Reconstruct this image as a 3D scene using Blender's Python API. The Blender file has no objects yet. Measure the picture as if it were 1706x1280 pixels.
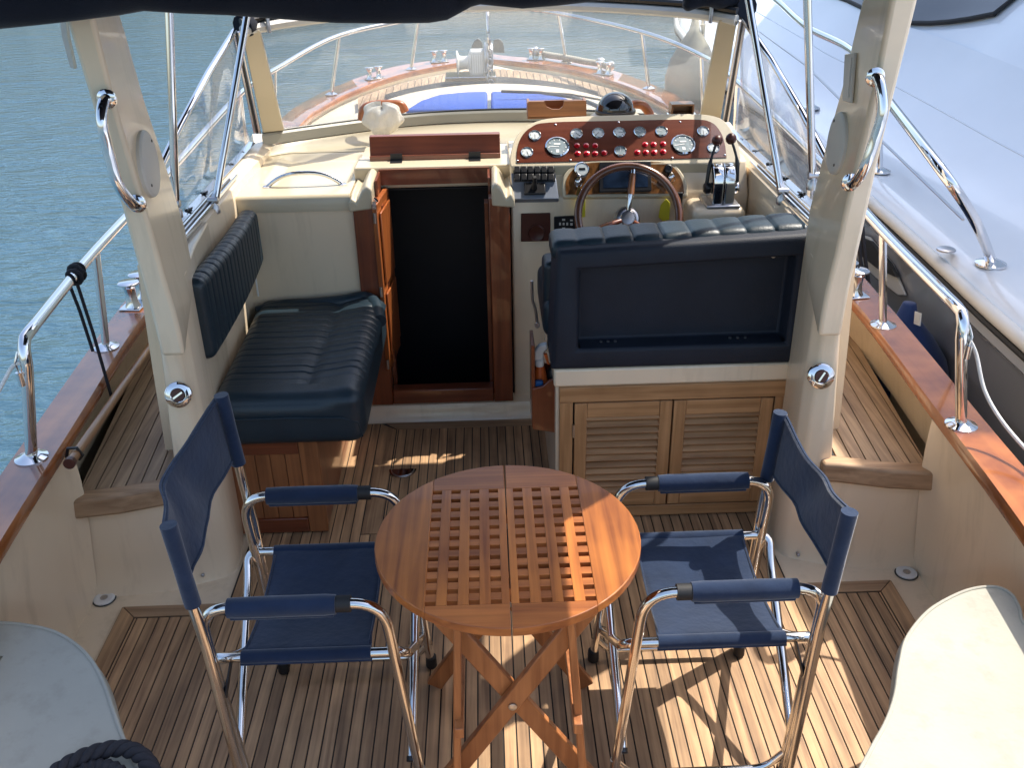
import bpy, math, random
from mathutils import Vector, Matrix
random.seed(7)
R_ = math.radians
PI = math.pi
sc = bpy.context.scene
# ------------------------------------------------------------------ camera, world, sun, exposure
CAM_F = 1563.0
CAM_O = Vector((-0.036, 0.0, 2.0))
_y, _p, _r = R_(1.35), R_(27.61), R_(-1.12)
CW = Vector((math.sin(_y)*math.cos(_p), math.cos(_y)*math.cos(_p), -math.sin(_p)))
_r0 = Vector((math.cos(_y), -math.sin(_y), 0)); _u0 = _r0.cross(CW)
CR = _r0*math.cos(_r) + _u0*math.sin(_r)
CU = -_r0*math.sin(_r) + _u0*math.cos(_r)
cd = bpy.data.cameras.new('camera'); cam = bpy.data.objects.new('camera', cd)
sc.collection.objects.link(cam); sc.camera = cam
cam.matrix_world = Matrix(((CR.x, CU.x, -CW.x, CAM_O.x), (CR.y, CU.y, -CW.y, CAM_O.y), (CR.z, CU.z, -CW.z, CAM_O.z), (0, 0, 0, 1)))
cd.sensor_width = 36; cd.lens = 36*CAM_F/1706; cd.clip_start = 0.05; cd.clip_end = 2000

SUN_AZ, SUN_EL = R_(60), R_(57)            # azimuth clockwise from +Y (the bow)
w = bpy.data.worlds.new('World'); sc.world = w; w.use_nodes = True
wn = w.node_tree.nodes; bg = wn['Background']
sky = wn.new('ShaderNodeTexSky'); sky.sky_type = 'NISHITA'; sky.sun_disc = False
sky.sun_elevation = SUN_EL; sky.sun_rotation = SUN_AZ; sky.air_density = 1.2; sky.dust_density = 3.0
w.node_tree.links.new(sky.outputs[0], bg.inputs[0]); bg.inputs[1].default_value = 0.15
sl = bpy.data.lights.new('sun', 'SUN'); sl.energy = 3.4; sl.angle = R_(0.5); sl.color = (1.0, 0.93, 0.82)
so = bpy.data.objects.new('sun', sl); sc.collection.objects.link(so)
sdir = Vector((math.sin(SUN_AZ)*math.cos(SUN_EL), math.cos(SUN_AZ)*math.cos(SUN_EL), math.sin(SUN_EL)))
so.rotation_euler = sdir.to_track_quat('Z', 'Y').to_euler(); so.location = (6, 4, 12)
sc.view_settings.view_transform = 'Standard'; sc.view_settings.look = 'None'
sc.view_settings.exposure = 1.12; sc.view_settings.gamma = 1.0; sc.view_settings.use_curve_mapping = False
sc.render.engine = 'CYCLES'; sc.cycles.max_bounces = 10; sc.cycles.transparent_max_bounces = 16
sc.cycles.glossy_bounces = 5; sc.cycles.caustics_reflective = False; sc.cycles.caustics_refractive = False

# ------------------------------------------------------------------ measuring helpers (photo pixel -> point on a plane at its real distance)
def ray(x, y): return CW + CR*((x-853)/CAM_F) - CU*((y-640)/CAM_F)
def PZ(x, y, Z): d = ray(x, y); return CAM_O + d*((Z-CAM_O.z)/d.z)
def PY(x, y, Y): d = ray(x, y); return CAM_O + d*((Y-CAM_O.y)/d.y)
def PX(x, y, X): d = ray(x, y); return CAM_O + d*((X-CAM_O.x)/d.x)
def PP(x, y, p, n): d = ray(x, y); return CAM_O + d*((p-CAM_O).dot(n)/d.dot(n))
def lerp(a, b, t): return a + (b-a)*t
def interp(tab, x):
    if x <= tab[0][0]: return tab[0][1]
    for (a, va), (b, vb) in zip(tab, tab[1:]):
        if x <= b: return va + (vb-va)*(x-a)/(b-a)
    return tab[-1][1]
def catmull(P, n=6, closed=False):
    P = [Vector(p) for p in P]; out = []; L = len(P)
    rng = range(L if closed else L-1)
    for i in rng:
        if closed: a, b, c, d = P[(i-1) % L], P[i], P[(i+1) % L], P[(i+2) % L]
        else: a, b, c, d = P[max(i-1, 0)], P[i], P[i+1], P[min(i+2, L-1)]
        for k in range(n):
            t = k/n
            out.append(0.5*((2*b) + (c-a)*t + (2*a-5*b+4*c-d)*t*t + (3*b-a-3*c+d)*t**3))
    if not closed: out.append(P[-1])
    return out
def fillet(P, r=0.04, n=5):
    P = [Vector(p) for p in P]; out = [P[0]]
    for a, b, c in zip(P, P[1:], P[2:]):
        u = (a-b); v = (c-b); q = min(r, u.length*.49, v.length*.49)
        s = b+u.normalized()*q; e = b+v.normalized()*q
        for k in range(n+1):
            t = k/n; out.append((1-t)**2*s + 2*t*(1-t)*b + t*t*e)
    out.append(P[-1]); return out
def mx(p): return Vector((-p[0], p[1], p[2]))

# ------------------------------------------------------------------ mesh builder
class MB:
    def __init__(s): s.v = []; s.f = []
    def add(s, V, F):
        o = len(s.v); s.v += [tuple(p) for p in V]; s.f += [tuple(i+o for i in f) for f in F]; return s
    def box(s, a, b):
        (x0, y0, z0), (x1, y1, z1) = a, b
        if x0 > x1: x0, x1 = x1, x0
        if y0 > y1: y0, y1 = y1, y0
        if z0 > z1: z0, z1 = z1, z0
        V = [(x0,y0,z0),(x1,y0,z0),(x1,y1,z0),(x0,y1,z0),(x0,y0,z1),(x1,y0,z1),(x1,y1,z1),(x0,y1,z1)]
        return s.add(V, [(0,3,2,1),(4,5,6,7),(0,1,5,4),(1,2,6,5),(2,3,7,6),(3,0,4,7)])
    def beam(s, p0, p1, w, h, up=(0,0,1)):
        p0, p1 = Vector(p0), Vector(p1); d = (p1-p0).normalized(); up = Vector(up)
        a = d.cross(up).normalized(); b = a.cross(d).normalized()
        V = []
        for p in (p0, p1):
            for i, j in ((-1,-1),(1,-1),(1,1),(-1,1)): V.append(p + a*(w/2*i) + b*(h/2*j))
        return s.add(V, [(0,1,2,3),(7,6,5,4),(0,4,5,1),(1,5,6,2),(2,6,7,3),(3,7,4,0)])
    def tube(s, P, r, seg=12, closed=False, caps=True):
        P = [Vector(p) for p in P]; n = len(P)
        rr = r if isinstance(r, (list, tuple)) else [r]*n
        T = []
        for i in range(n):
            a = P[(i-1) % n] if (closed or i > 0) else P[i]
            b = P[(i+1) % n] if (closed or i < n-1) else P[i]
            T.append((b-a).normalized())
        N = T[0].orthogonal().normalized(); V = []
        for i in range(n):
            N = (N - T[i]*N.dot(T[i])).normalized(); B = T[i].cross(N)
            for k in range(seg):
                t = 2*PI*k/seg; V.append(P[i] + (N*math.cos(t) + B*math.sin(t))*rr[i])
        F = []
        for i in range(n if closed else n-1):
            j = (i+1) % n
            for k in range(seg):
                l = (k+1) % seg; F.append((i*seg+k, i*seg+l, j*seg+l, j*seg+k))
        if caps and not closed:
            F.append(tuple(range(seg))[::-1]); F.append(tuple((n-1)*seg+k for k in range(seg)))
        return s.add(V, F)
    def lathe(s, prof, c, axis=(0,0,1), seg=24, ref=None, sx=1.0):
        c = Vector(c); ax = Vector(axis).normalized()
        a = Vector(ref).normalized() if ref else ax.orthogonal().normalized()
        a = (a - ax*a.dot(ax)).normalized(); b = ax.cross(a)
        V = []; n = len(prof)
        for (r, z) in prof:
            r = max(r, 1e-4)
            for k in range(seg):
                t = 2*PI*k/seg; V.append(c + ax*z + a*(r*math.cos(t)*sx) + b*(r*math.sin(t)))
        F = []
        for i in range(n-1):
            for k in range(seg):
                l = (k+1) % seg; F.append((i*seg+k, i*seg+l, (i+1)*seg+l, (i+1)*seg+k))
        F.append(tuple(range(seg))[::-1]); F.append(tuple((n-1)*seg+k for k in range(seg)))
        return s.add(V, F)
    def prism(s, poly, ex):
        P = [Vector(p) for p in poly]; ex = Vector(ex); n = len(P)
        V = P + [p+ex for p in P]
        F = [tuple(range(n))[::-1], tuple(range(n, 2*n))]
        for i in range(n):
            j = (i+1) % n; F.append((i, j, n+j, n+i))
        return s.add(V, F)
    def loft(s, rows, closed=False):
        n = len(rows[0]); V = [p for r in rows for p in r]; F = []
        for i in range(len(rows)-1):
            for k in range(n if closed else n-1):
                l = (k+1) % n; F.append((i*n+k, i*n+l, (i+1)*n+l, (i+1)*n+k))
        if closed: F.append(tuple(range(n))[::-1]); F.append(tuple((len(rows)-1)*n+k for k in range(n)))
        return s.add(V, F)
    def sheet(s, fn, nu, nv, th=None):
        """surface fn(u,v)->point, optionally a closed slab by th vector"""
        G = [[Vector(fn(i/nu, j/nv)) for j in range(nv+1)] for i in range(nu+1)]
        V = [p for r in G for p in r]; m = nv+1; F = []
        for i in range(nu):
            for j in range(nv): F.append((i*m+j, i*m+j+1, (i+1)*m+j+1, (i+1)*m+j))
        if th is not None:
            th = Vector(th); o = len(V); V += [p+th for p in V]
            F += [tuple(q+o for q in f[::-1]) for f in F]
            B = [i*m for i in range(nu+1)] + [nu*m+j for j in range(1, m)] + [i*m+nv for i in range(nu-1, -1, -1)] + [j for j in range(nv-1, 0, -1)]
            for k in range(len(B)):
                a, b = B[k], B[(k+1) % len(B)]; F.append((a, b, b+o, a+o))
        return s.add(V, F)
    def rbox(s, c, h, r, n=(8,8,4), disp=None, rot=None):
        """rounded box, centre c, half sizes h, corner radius r; disp(local point, normal)->offset"""
        c = Vector(c); h = Vector(h); V = []; F = []; idx = {}
        def vert(q):
            key = tuple(round(t, 5) for t in q)
            if key in idx: return idx[key]
            q = Vector(q); inn = Vector([max(-(h[i]-r), min(h[i]-r, q[i]*h[i])) for i in range(3)])
            d = Vector([q[i]*h[i] for i in range(3)])-inn
            nn = d.normalized() if d.length > 1e-6 else Vector((0,0,1))
            p = inn + nn*r
            if disp: p = p + nn*disp(p, nn)
            if rot: p = rot @ p
            idx[key] = len(V); V.append(c+p); return idx[key]
        def pts(k, ax):
            e = min(.45, r/h[ax]); L = []
            m = 4
            for i in range(m): L.append(-1 + e*(1-math.cos(i/m*PI/2)) if False else -1+e*i/m)
            for i in range(k+1): L.append(-1+e + (2-2*e)*i/k)
            for i in range(1, m+1): L.append(1-e + e*i/m)
            return L
        for ax in range(3):
            a, b = [(1,2),(2,0),(0,1)][ax]
            A, B = pts(n[a], a), pts(n[b], b)
            for sg in (-1, 1):
                for i in range(len(A)-1):
                    for j in range(len(B)-1):
                        q = []
                        for (x, y) in ((A[i],B[j]),(A[i+1],B[j]),(A[i+1],B[j+1]),(A[i],B[j+1])):
                            t = [0,0,0]; t[ax] = sg; t[a] = x; t[b] = y; q.append(vert(tuple(t)))
                        F.append(tuple(q) if sg > 0 else tuple(q[::-1]))
        return s.add(V, F)
    def mirror(s):
        m = MB(); m.v = [(-x, y, z) for x, y, z in s.v]; m.f = [f[::-1] for f in s.f]; return m
    def build(s, name, mat, parent=None, smooth=40, bevel=0, bseg=2):
        me = bpy.data.meshes.new(name); me.from_pydata(s.v, [], s.f); me.validate(); me.update()
        o = bpy.data.objects.new(name, me); sc.collection.objects.link(o)
        me.materials.append(mat)
        import bmesh
        bm = bmesh.new(); bm.from_mesh(me); bmesh.ops.recalc_face_normals(bm, faces=bm.faces); bm.to_mesh(me); bm.free()
        if smooth:
            me.polygons.foreach_set('use_smooth', [True]*len(me.polygons)); me.set_sharp_from_angle(angle=R_(smooth))
        if bevel:
            b = o.modifiers.new('bevel', 'BEVEL'); b.width = bevel; b.segments = bseg; b.limit_method = 'ANGLE'; b.angle_limit = R_(35); b.harden_normals = False
        if parent is not None: attach(o, parent)
        return o
def attach(o, parent):
    o.parent = parent
    bpy.context.view_layer.update()
    o.matrix_parent_inverse = Matrix.Translation(parent.matrix_world.translation).inverted() if parent.type == 'EMPTY' else Matrix.Identity(4)
def empty(name, loc, label, cat, group=None):
    o = bpy.data.objects.new(name, None); sc.collection.objects.link(o); o.location = loc; o.empty_display_size = .05
    bpy.context.view_layer.update()
    return tag(o, label, cat, group)
def tag(o, label, cat, group=None):
    o['label'] = label; o['category'] = cat
    if group: o['group'] = group
    return o
def copy_tree(o, parent=None):
    c = o.copy(); sc.collection.objects.link(c)
    if parent is not None: c.parent = parent; c.matrix_parent_inverse = o.matrix_parent_inverse
    for ch in [q for q in sc.objects if q.parent == o]: copy_tree(ch, c)
    return c
def struct(o): o['kind'] = 'structure'; return o
def setmesh_origin(o, p):
    p = Vector(p); o.data.transform(Matrix.Translation(-p)); o.location = p; return o

# ------------------------------------------------------------------ materials
MATS = {}
def _bsdf(name):
    m = bpy.data.materials.new(name); m.use_nodes = True; MATS[name] = m
    return m, m.node_tree.nodes, m.node_tree.links, m.node_tree.nodes['Principled BSDF']
def mat(name, col, rough=.5, metal=0, coat=0, var=.08, scale=6, bump=0, bscale=60, spec=.5, sheen=0, rvar=0, dirt=0):
    m, N, L, b = _bsdf(name)
    b.inputs['Roughness'].default_value = rough; b.inputs['Metallic'].default_value = metal
    b.inputs['Coat Weight'].default_value = coat; b.inputs['Coat Roughness'].default_value = .05
    b.inputs['Specular IOR Level'].default_value = spec
    if sheen: b.inputs['Sheen Weight'].default_value = sheen; b.inputs['Sheen Roughness'].default_value = .5
    tc = N.new('ShaderNodeTexCoord'); nz = N.new('ShaderNodeTexNoise'); nz.inputs['Scale'].default_value = scale; nz.inputs['Detail'].default_value = 5
    L.new(tc.outputs['Object'], nz.inputs['Vector'])
    rp = N.new('ShaderNodeValToRGB'); e = rp.color_ramp.elements
    e[0].position = .3; e[1].position = .7
    e[0].color = (*[c*(1-var) for c in col], 1); e[1].color = (*[min(1, c*(1+var)) for c in col], 1)
    L.new(nz.outputs['Fac'], rp.inputs['Fac']); L.new(rp.outputs['Color'], b.inputs['Base Color'])
    if dirt:
        mp = N.new('ShaderNodeMapping'); mp.inputs['Scale'].default_value = (14, 14, 2.0); n4 = N.new('ShaderNodeTexNoise'); n4.inputs['Scale'].default_value = 1; n4.inputs['Detail'].default_value = 7; n4.inputs['Roughness'].default_value = .65
        L.new(tc.outputs['Object'], mp.inputs[0]); L.new(mp.outputs[0], n4.inputs[0])
        r4 = N.new('ShaderNodeMapRange'); r4.inputs[1].default_value = .52; r4.inputs[2].default_value = .8; r4.inputs[3].default_value = 0; r4.inputs[4].default_value = dirt
        L.new(n4.outputs['Fac'], r4.inputs[0]); mx4 = N.new('ShaderNodeMix'); mx4.data_type = 'RGBA'; L.new(r4.outputs[0], mx4.inputs[0]); L.new(rp.outputs['Color'], mx4.inputs[6]); mx4.inputs[7].default_value = (col[0]*.45, col[1]*.42, col[2]*.36, 1)
        L.new(mx4.outputs[2], b.inputs['Base Color'])
    if rvar:
        mr = N.new('ShaderNodeMapRange'); mr.inputs['To Min'].default_value = max(0, rough-rvar); mr.inputs['To Max'].default_value = rough+rvar
        L.new(nz.outputs['Fac'], mr.inputs['Value']); L.new(mr.outputs[0], b.inputs['Roughness'])
    if bump:
        n2 = N.new('ShaderNodeTexNoise'); n2.inputs['Scale'].default_value = bscale; n2.inputs['Detail'].default_value = 4
        L.new(tc.outputs['Object'], n2.inputs['Vector'])
        bp = N.new('ShaderNodeBump'); bp.inputs['Strength'].default_value = bump; bp.inputs['Distance'].default_value = .01
        L.new(n2.outputs['Fac'], bp.inputs['Height']); L.new(bp.outputs[0], b.inputs['Normal'])
    return m
def wood(name, dark, light, rough=.45, coat=0, along='Y', grain=1.0, island=0.25, blotch=.5):
    m, N, L, b = _bsdf(name)
    b.inputs['Roughness'].default_value = rough; b.inputs['Coat Weight'].default_value = coat; b.inputs['Coat Roughness'].default_value = .04
    tc = N.new('ShaderNodeTexCoord'); mp = N.new('ShaderNodeMapping')
    s = {'X': (2.2, 55, 55), 'Y': (55, 2.2, 55), 'Z': (55, 55, 2.2)}[along]
    mp.inputs['Scale'].default_value = [q*grain for q in s]
    geo = N.new('ShaderNodeNewGeometry'); add = N.new('ShaderNodeVectorMath'); add.operation = 'ADD'
    sc_ = N.new('ShaderNodeVectorMath'); sc_.operation = 'SCALE'; sc_.inputs['Scale'].default_value = 7
    cmb = N.new('ShaderNodeCombineXYZ')
    for i in range(3): L.new(geo.outputs['Random Per Island'], cmb.inputs[i])
    L.new(cmb.outputs[0], sc_.inputs[0]); L.new(tc.outputs['Object'], add.inputs[0]); L.new(sc_.outputs[0], add.inputs[1])
    L.new(add.outputs[0], mp.inputs['Vector'])
    n1 = N.new('ShaderNodeTexNoise'); n1.inputs['Scale'].default_value = 1; n1.inputs['Detail'].default_value = 6; n1.inputs['Distortion'].default_value = .6
    L.new(mp.outputs[0], n1.inputs['Vector'])
    n2 = N.new('ShaderNodeTexNoise'); n2.inputs['Scale'].default_value = 7; n2.inputs['Detail'].default_value = 3
    L.new(add.outputs[0], n2.inputs['Vector'])
    rp = N.new('ShaderNodeValToRGB'); e = rp.color_ramp.elements; e[0].position = .32; e[1].position = .68
    e[0].color = (*dark, 1); e[1].color = (*light, 1)
    mxf = N.new('ShaderNodeMix'); mxf.data_type = 'FLOAT'; mxf.inputs[0].default_value = blotch*.6
    L.new(n1.outputs['Fac'], mxf.inputs[2]); L.new(n2.outputs['Fac'], mxf.inputs[3]); L.new(mxf.outputs[0], rp.inputs['Fac'])
    hs = N.new('ShaderNodeHueSaturation'); mr = N.new('ShaderNodeMapRange')
    mr.inputs['To Min'].default_value = 1-island; mr.inputs['To Max'].default_value = 1+island
    L.new(geo.outputs['Random Per Island'], mr.inputs['Value']); L.new(mr.outputs[0], hs.inputs['Value'])
    L.new(rp.outputs['Color'], hs.inputs['Color']); L.new(hs.outputs[0], b.inputs['Base Color'])
    bp = N.new('ShaderNodeBump'); bp.inputs['Strength'].default_value = .25 if coat == 0 else .05; bp.inputs['Distance'].default_value = .002
    L.new(n1.outputs['Fac'], bp.inputs['Height']); L.new(bp.outputs[0], b.inputs['Normal'])
    return m
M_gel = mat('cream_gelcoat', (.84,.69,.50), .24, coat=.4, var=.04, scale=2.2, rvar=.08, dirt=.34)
M_gelw = mat('cream_gelcoat_sunlit_copy', (.57,.49,.35), .3, coat=.3, var=.04, scale=3)  # same gelcoat in a darker tone, set for parts in full sun
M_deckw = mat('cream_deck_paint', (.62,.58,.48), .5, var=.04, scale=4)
M_teak = wood('weathered_teak', (.19,.108,.058), (.56,.345,.18), .6, island=.22)
M_teakg = wood('grey_teak', (.19,.125,.08), (.48,.34,.215), .65, island=.15)
M_teakx = wood('teak_crosswise', (.22,.13,.07), (.46,.30,.175), .6, along='X', island=.15)
M_caulk = mat('black_caulking', (.012,.011,.011), .6, var=.2)
M_cap = wood('varnished_mahogany_rail', (.17,.042,.013), (.52,.18,.045), .22, coat=1, along='Y', grain=.35, island=0, blotch=1.1)
M_mah = wood('mahogany_upright', (.10,.022,.008), (.24,.062,.022), .3, coat=.5, along='Z', grain=.8, island=.15)
M_mahx = wood('mahogany_lengthwise', (.10,.024,.009), (.22,.06,.024), .3, coat=.5, along='X', grain=.8, island=.1)
M_loc = wood('reddish_teak_panel', (.17,.06,.022), (.36,.14,.05), .4, coat=.2, along='Z', grain=.8, island=.15)
M_cabx = wood('light_teak_crosswise', (.26,.125,.047), (.54,.30,.135), .5, along='X', island=.12)
M_cabz = wood('light_teak_upright', (.26,.125,.047), (.54,.30,.135), .5, along='Z', island=.12)
M_tab = wood('oiled_table_teak', (.20,.055,.014), (.55,.185,.038), .38, coat=.15, along='Y', grain=.9, island=.14)
M_tabx = wood('oiled_table_teak_crosswise', (.19,.052,.014), (.46,.155,.038), .4, coat=.1, along='X', grain=.9, island=.12)
M_tabz = wood('oiled_table_teak_leg', (.22,.07,.022), (.48,.19,.065), .4, coat=.1, along='Z', grain=.9, island=.15)
M_chrome = mat('polished_steel', (.72,.72,.73), .07, 1, var=.02)
M_alu = mat('polished_aluminium_tube', (.70,.69,.67), .12, 1, var=.03, rvar=.03)
M_steelb = mat('brushed_steel', (.5,.5,.52), .3, 1, var=.05)
M_navy = mat('navy_canvas', (.012,.024,.056), .9, var=.15, scale=14, bump=.18, bscale=45, spec=.12, sheen=.35)
M_canopy = mat('dark_canopy_canvas', (.010,.014,.026), .85, var=.15, scale=8, bump=.2, bscale=300, spec=.15, sheen=.15)
M_vinyl = mat('dark_blue_vinyl', (.010,.024,.036), .42, var=.12, scale=9, bump=.12, bscale=160, spec=.5)
M_vinylm = mat('matt_navy_vinyl', (.011,.016,.028), .6, var=.12, scale=9, bump=.15, bscale=260, spec=.35)
M_cream = mat('cream_vinyl', (.38,.365,.31), .75, var=.05, scale=6, bump=.1, bscale=80, dirt=.35, spec=.12)
M_black = mat('black_plastic', (.012,.012,.014), .35, var=.1)
M_rubber = mat('black_rubber', (.010,.010,.011), .65, var=.1)
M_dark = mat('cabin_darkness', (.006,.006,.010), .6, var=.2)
M_red = mat('red_lens', (.5,.008,.015), .2, coat=.6, var=.05)
M_dial = mat('gauge_dial', (.22,.27,.29), .3, var=.25, scale=60)
M_dialw = mat('gauge_dial_pale', (.62,.66,.66), .3, var=.1, scale=60)
M_white = mat('white_plastic', (.78,.78,.76), .4, var=.03)
M_cloth = mat('off_white_cloth', (.76,.72,.64), .9, var=.05, bump=.3, bscale=90)
M_grey = mat('grey_plate', (.22,.25,.31), .35, .3, var=.05)
M_orange = mat('orange_plastic', (.62,.12,.02), .4, var=.05)
M_bluep = mat('blue_plastic', (.02,.10,.28), .4, var=.05)
M_yellow = mat('yellow_plastic_tag', (.62,.55,.03), .5, var=.08)
M_brass = mat('brass_key', (.5,.42,.18), .3, 1, var=.1)
M_brown = mat('dark_brown_plastic', (.07,.016,.010), .4, var=.1)
M_burl = mat('burl_wood_veneer', (.20,.085,.028), .2, coat=.8, var=.7, scale=26)
M_panel = wood('glossy_mahogany_panel', (.085,.020,.011), (.145,.038,.019), .2, coat=.9, along='X', grain=.5, island=0)
M_bluepad = mat('bright_blue_sunpad', (.03,.09,.42), .7, var=.08, bump=.2, bscale=50)
M_fender = mat('grey_beige_fender_cover', (.42,.40,.33), .85, var=.08, scale=4, bump=.4, bscale=12)
M_nav = mat('navy_fender_cover', (.010,.035,.13), .8, var=.15, scale=10, sheen=.2)
M_nhull = mat('pale_blue_white_gelcoat', (.64,.67,.71), .16, coat=.5, var=.05, scale=1.2)
M_nside = mat('shade_grey_topside', (.30,.31,.34), .15, coat=.6, var=.06, scale=1.0)  # white hull side coloured grey for its shade and reflections
M_nwin = mat('smoked_window', (.012,.016,.022), .08, coat=.5, var=.1)
M_rope = mat('black_rope', (.014,.013,.018), .85, var=.2, scale=90)
M_wrope = mat('white_rope', (.72,.72,.68), .8, var=.08, scale=90, bump=.5, bscale=300)
M_hose = mat('grey_ribbed_hose', (.30,.28,.24), .6, var=.1)
M_silver = mat('light_grey_cap', (.62,.61,.58), .35, var=.04)
M_vent = mat('pale_speaker_cover', (.66,.63,.58), .45, var=.03)
M_quay = mat('beige_quay_stone', (.78,.68,.48), .85, var=.25, scale=.6, bump=.5, bscale=3)
def glassmat(name, tint, haze, gloss_rough=.03):
    m = bpy.data.materials.new(name); m.use_nodes = True; N = m.node_tree.nodes; L = m.node_tree.links; N.clear()
    o = N.new('ShaderNodeOutputMaterial'); t = N.new('ShaderNodeBsdfTransparent'); t.inputs[0].default_value = (*tint, 1)
    d = N.new('ShaderNodeBsdfDiffuse'); d.inputs[0].default_value = (.8,.82,.85,1)
    tl = N.new('ShaderNodeBsdfTranslucent'); tl.inputs[0].default_value = (.8,.82,.85,1)
    g = N.new('ShaderNodeBsdfGlossy'); g.inputs['Roughness'].default_value = gloss_rough
    tc = N.new('ShaderNodeTexCoord'); nz = N.new('ShaderNodeTexNoise'); nz.inputs['Scale'].default_value = 2.5; nz.inputs['Detail'].default_value = 3
    L.new(tc.outputs['Object'], nz.inputs[0])
    bp = N.new('ShaderNodeBump'); bp.inputs['Strength'].default_value = .3; bp.inputs['Distance'].default_value = .012
    L.new(nz.outputs['Fac'], bp.inputs['Height']); L.new(bp.outputs[0], g.inputs['Normal'])
    dm = N.new('ShaderNodeMixShader'); dm.inputs[0].default_value = .5; L.new(d.outputs[0], dm.inputs[1]); L.new(tl.outputs[0], dm.inputs[2])
    a = N.new('ShaderNodeMixShader'); mr = N.new('ShaderNodeMapRange'); mr.inputs['To Min'].default_value = haze*.4; mr.inputs['To Max'].default_value = haze*1.6
    n3 = N.new('ShaderNodeTexNoise'); n3.inputs['Scale'].default_value = 6; L.new(tc.outputs['Object'], n3.inputs[0]); L.new(n3.outputs['Fac'], mr.inputs[0])
    L.new(mr.outputs[0], a.inputs[0]); L.new(t.outputs[0], a.inputs[1]); L.new(dm.outputs[0], a.inputs[2])
    lw = N.new('ShaderNodeLayerWeight'); lw.inputs[0].default_value = .5
    pw = N.new('ShaderNodeMath'); pw.operation = 'POWER'; pw.inputs[1].default_value = 4; L.new(lw.outputs['Facing'], pw.inputs[0])
    ma = N.new('ShaderNodeMath'); ma.operation = 'MULTIPLY_ADD'; ma.inputs[1].default_value = .55; ma.inputs[2].default_value = .035; L.new(pw.outputs[0], ma.inputs[0])
    b = N.new('ShaderNodeMixShader'); L.new(ma.outputs[0], b.inputs[0]); L.new(a.outputs[0], b.inputs[1]); L.new(g.outputs[0], b.inputs[2])
    L.new(b.outputs[0], o.inputs[0]); return m
M_glass = glassmat('milky_windscreen', (.97,.98,.97), .085)  # clear sheet with a thin white diffuse film mixed in
M_clear = glassmat('clear_vinyl_curtain', (.95,.96,.97), .07, .05)
# water
def water():
    m, N, L, b = _bsdf('harbour_water')
    b.inputs['Base Color'].default_value = (.028,.075,.108,1); b.inputs['Roughness'].default_value = .06; b.inputs['IOR'].default_value = 1.55
    b.inputs['Specular IOR Level'].default_value = 1.0
    tc = N.new('ShaderNodeTexCoord'); prev = None
    for (sx, sy, rot, sc_, st, dist) in ((1.0,2.0,.6,.9,.5,.16),(1.0,2.4,.45,2.4,.55,.09),(1.0,2.4,-.2,5,.5,.045),(1,1.8,.1,16,.35,.015),(1,1,0,.4,.4,.25)):
        mp = N.new('ShaderNodeMapping'); mp.inputs['Scale'].default_value = (sx, sy, 1); mp.inputs['Rotation'].default_value = (0,0,rot)
        nz = N.new('ShaderNodeTexNoise'); nz.inputs['Scale'].default_value = sc_; nz.inputs['Detail'].default_value = 3; nz.inputs['Distortion'].default_value = .8
        L.new(tc.outputs['Object'], mp.inputs[0]); L.new(mp.outputs[0], nz.inputs[0])
        bp = N.new('ShaderNodeBump'); bp.inputs['Strength'].default_value = st; bp.inputs['Distance'].default_value = dist
        L.new(nz.outputs['Fac'], bp.inputs['Height'])
        if prev: L.new(prev.outputs[0], bp.inputs['Normal'])
        prev = bp
    L.new(prev.outputs[0], b.inputs['Normal'])
    return m
M_water = water()

# ------------------------------------------------------------------ setting: water, far quay
o = MB().add([(-400,-300,-.5),(400,-300,-.5),(400,600,-.5),(-400,600,-.5)], [(0,1,2,3)]).build('water', M_water, smooth=0); struct(o)
q = MB()
for k in range(14): q.box((-70+k*10+.02, 38, -3), (-60+k*10-.02, 47+.3*math.sin(k*3.1), 6.0+.5*math.sin(k*1.7)))
q.box((-70, 37.7, 6.5), (70, 47, 6.8))
tag(q.build('stone_quay', M_quay, smooth=0), 'long beige stone quay across the harbour ahead of the bow', 'quay')

# ------------------------------------------------------------------ the boat: sheer line, cap rail, hull, decks
def capZ(y): return .60 + .0072*max(0, y-2.5)**2
def onsheer(px, py, dz=0):
    Z = .7
    for _ in range(12): P = PZ(px, py, Z); Z = capZ(min(P.y, 9))+dz
    return P
outer_px = [(0,790),(109,631),(165.6,556),(200,506),(234,467)]
outer_fw = [(466,197),(503,169),(550,147),(603,125),(650,111),(697,103),(759,97)]
inner_px = [(0,905),(103,748),(175,632),(250,515)]
inner_fw = [(503,205),(525,184),(562,162),(603,145),(650,128),(697,116),(759,105)]
def side(px, fw, tip):
    P = [onsheer(*q) for q in px]; Q = [onsheer(*q) for q in fw]
    t = onsheer(*tip); P += Q
    P = [(abs(p.x), p.y) for p in P] + [(0.0, t.y)]
    return P
co = side(outer_px, outer_fw, (822,88)); ci = side(inner_px, inner_fw, (825,97.5))
co = [(1.30,-1.0),(1.36,1.0)] + co; ci = [(1.10,-1.0),(1.17,1.0)] + ci
def resamp(P, n=90):
    C = catmull([Vector((a, b, 0)) for a, b in P], 10); L = [0]
    for a, b in zip(C, C[1:]): L.append(L[-1]+(b-a).length)
    out = []; j = 0
    for i in range(n+1):
        s = L[-1]*i/n
        while j < len(L)-2 and L[j+1] < s: j += 1
        t = (s-L[j])/max(1e-9, L[j+1]-L[j]); out.append(C[j].lerp(C[j+1], t))
    return out
CO, CI = resamp(co), resamp(ci)
for L_ in (CO, CI):
    for _ in range(12):
        xs_ = [p.x for p in L_]
        for i in range(1, len(L_)-1):
            L_[i].x = .25*xs_[i-1]+.5*xs_[i]+.25*xs_[i+1]
for p in CO: p.z = capZ(p.y)
for p in CI: p.z = capZ(p.y)
CI[-1].x = 0; CO[-1].x = 0
BY = 2.44        # break between the aft cockpit and the raised side decks
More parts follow.
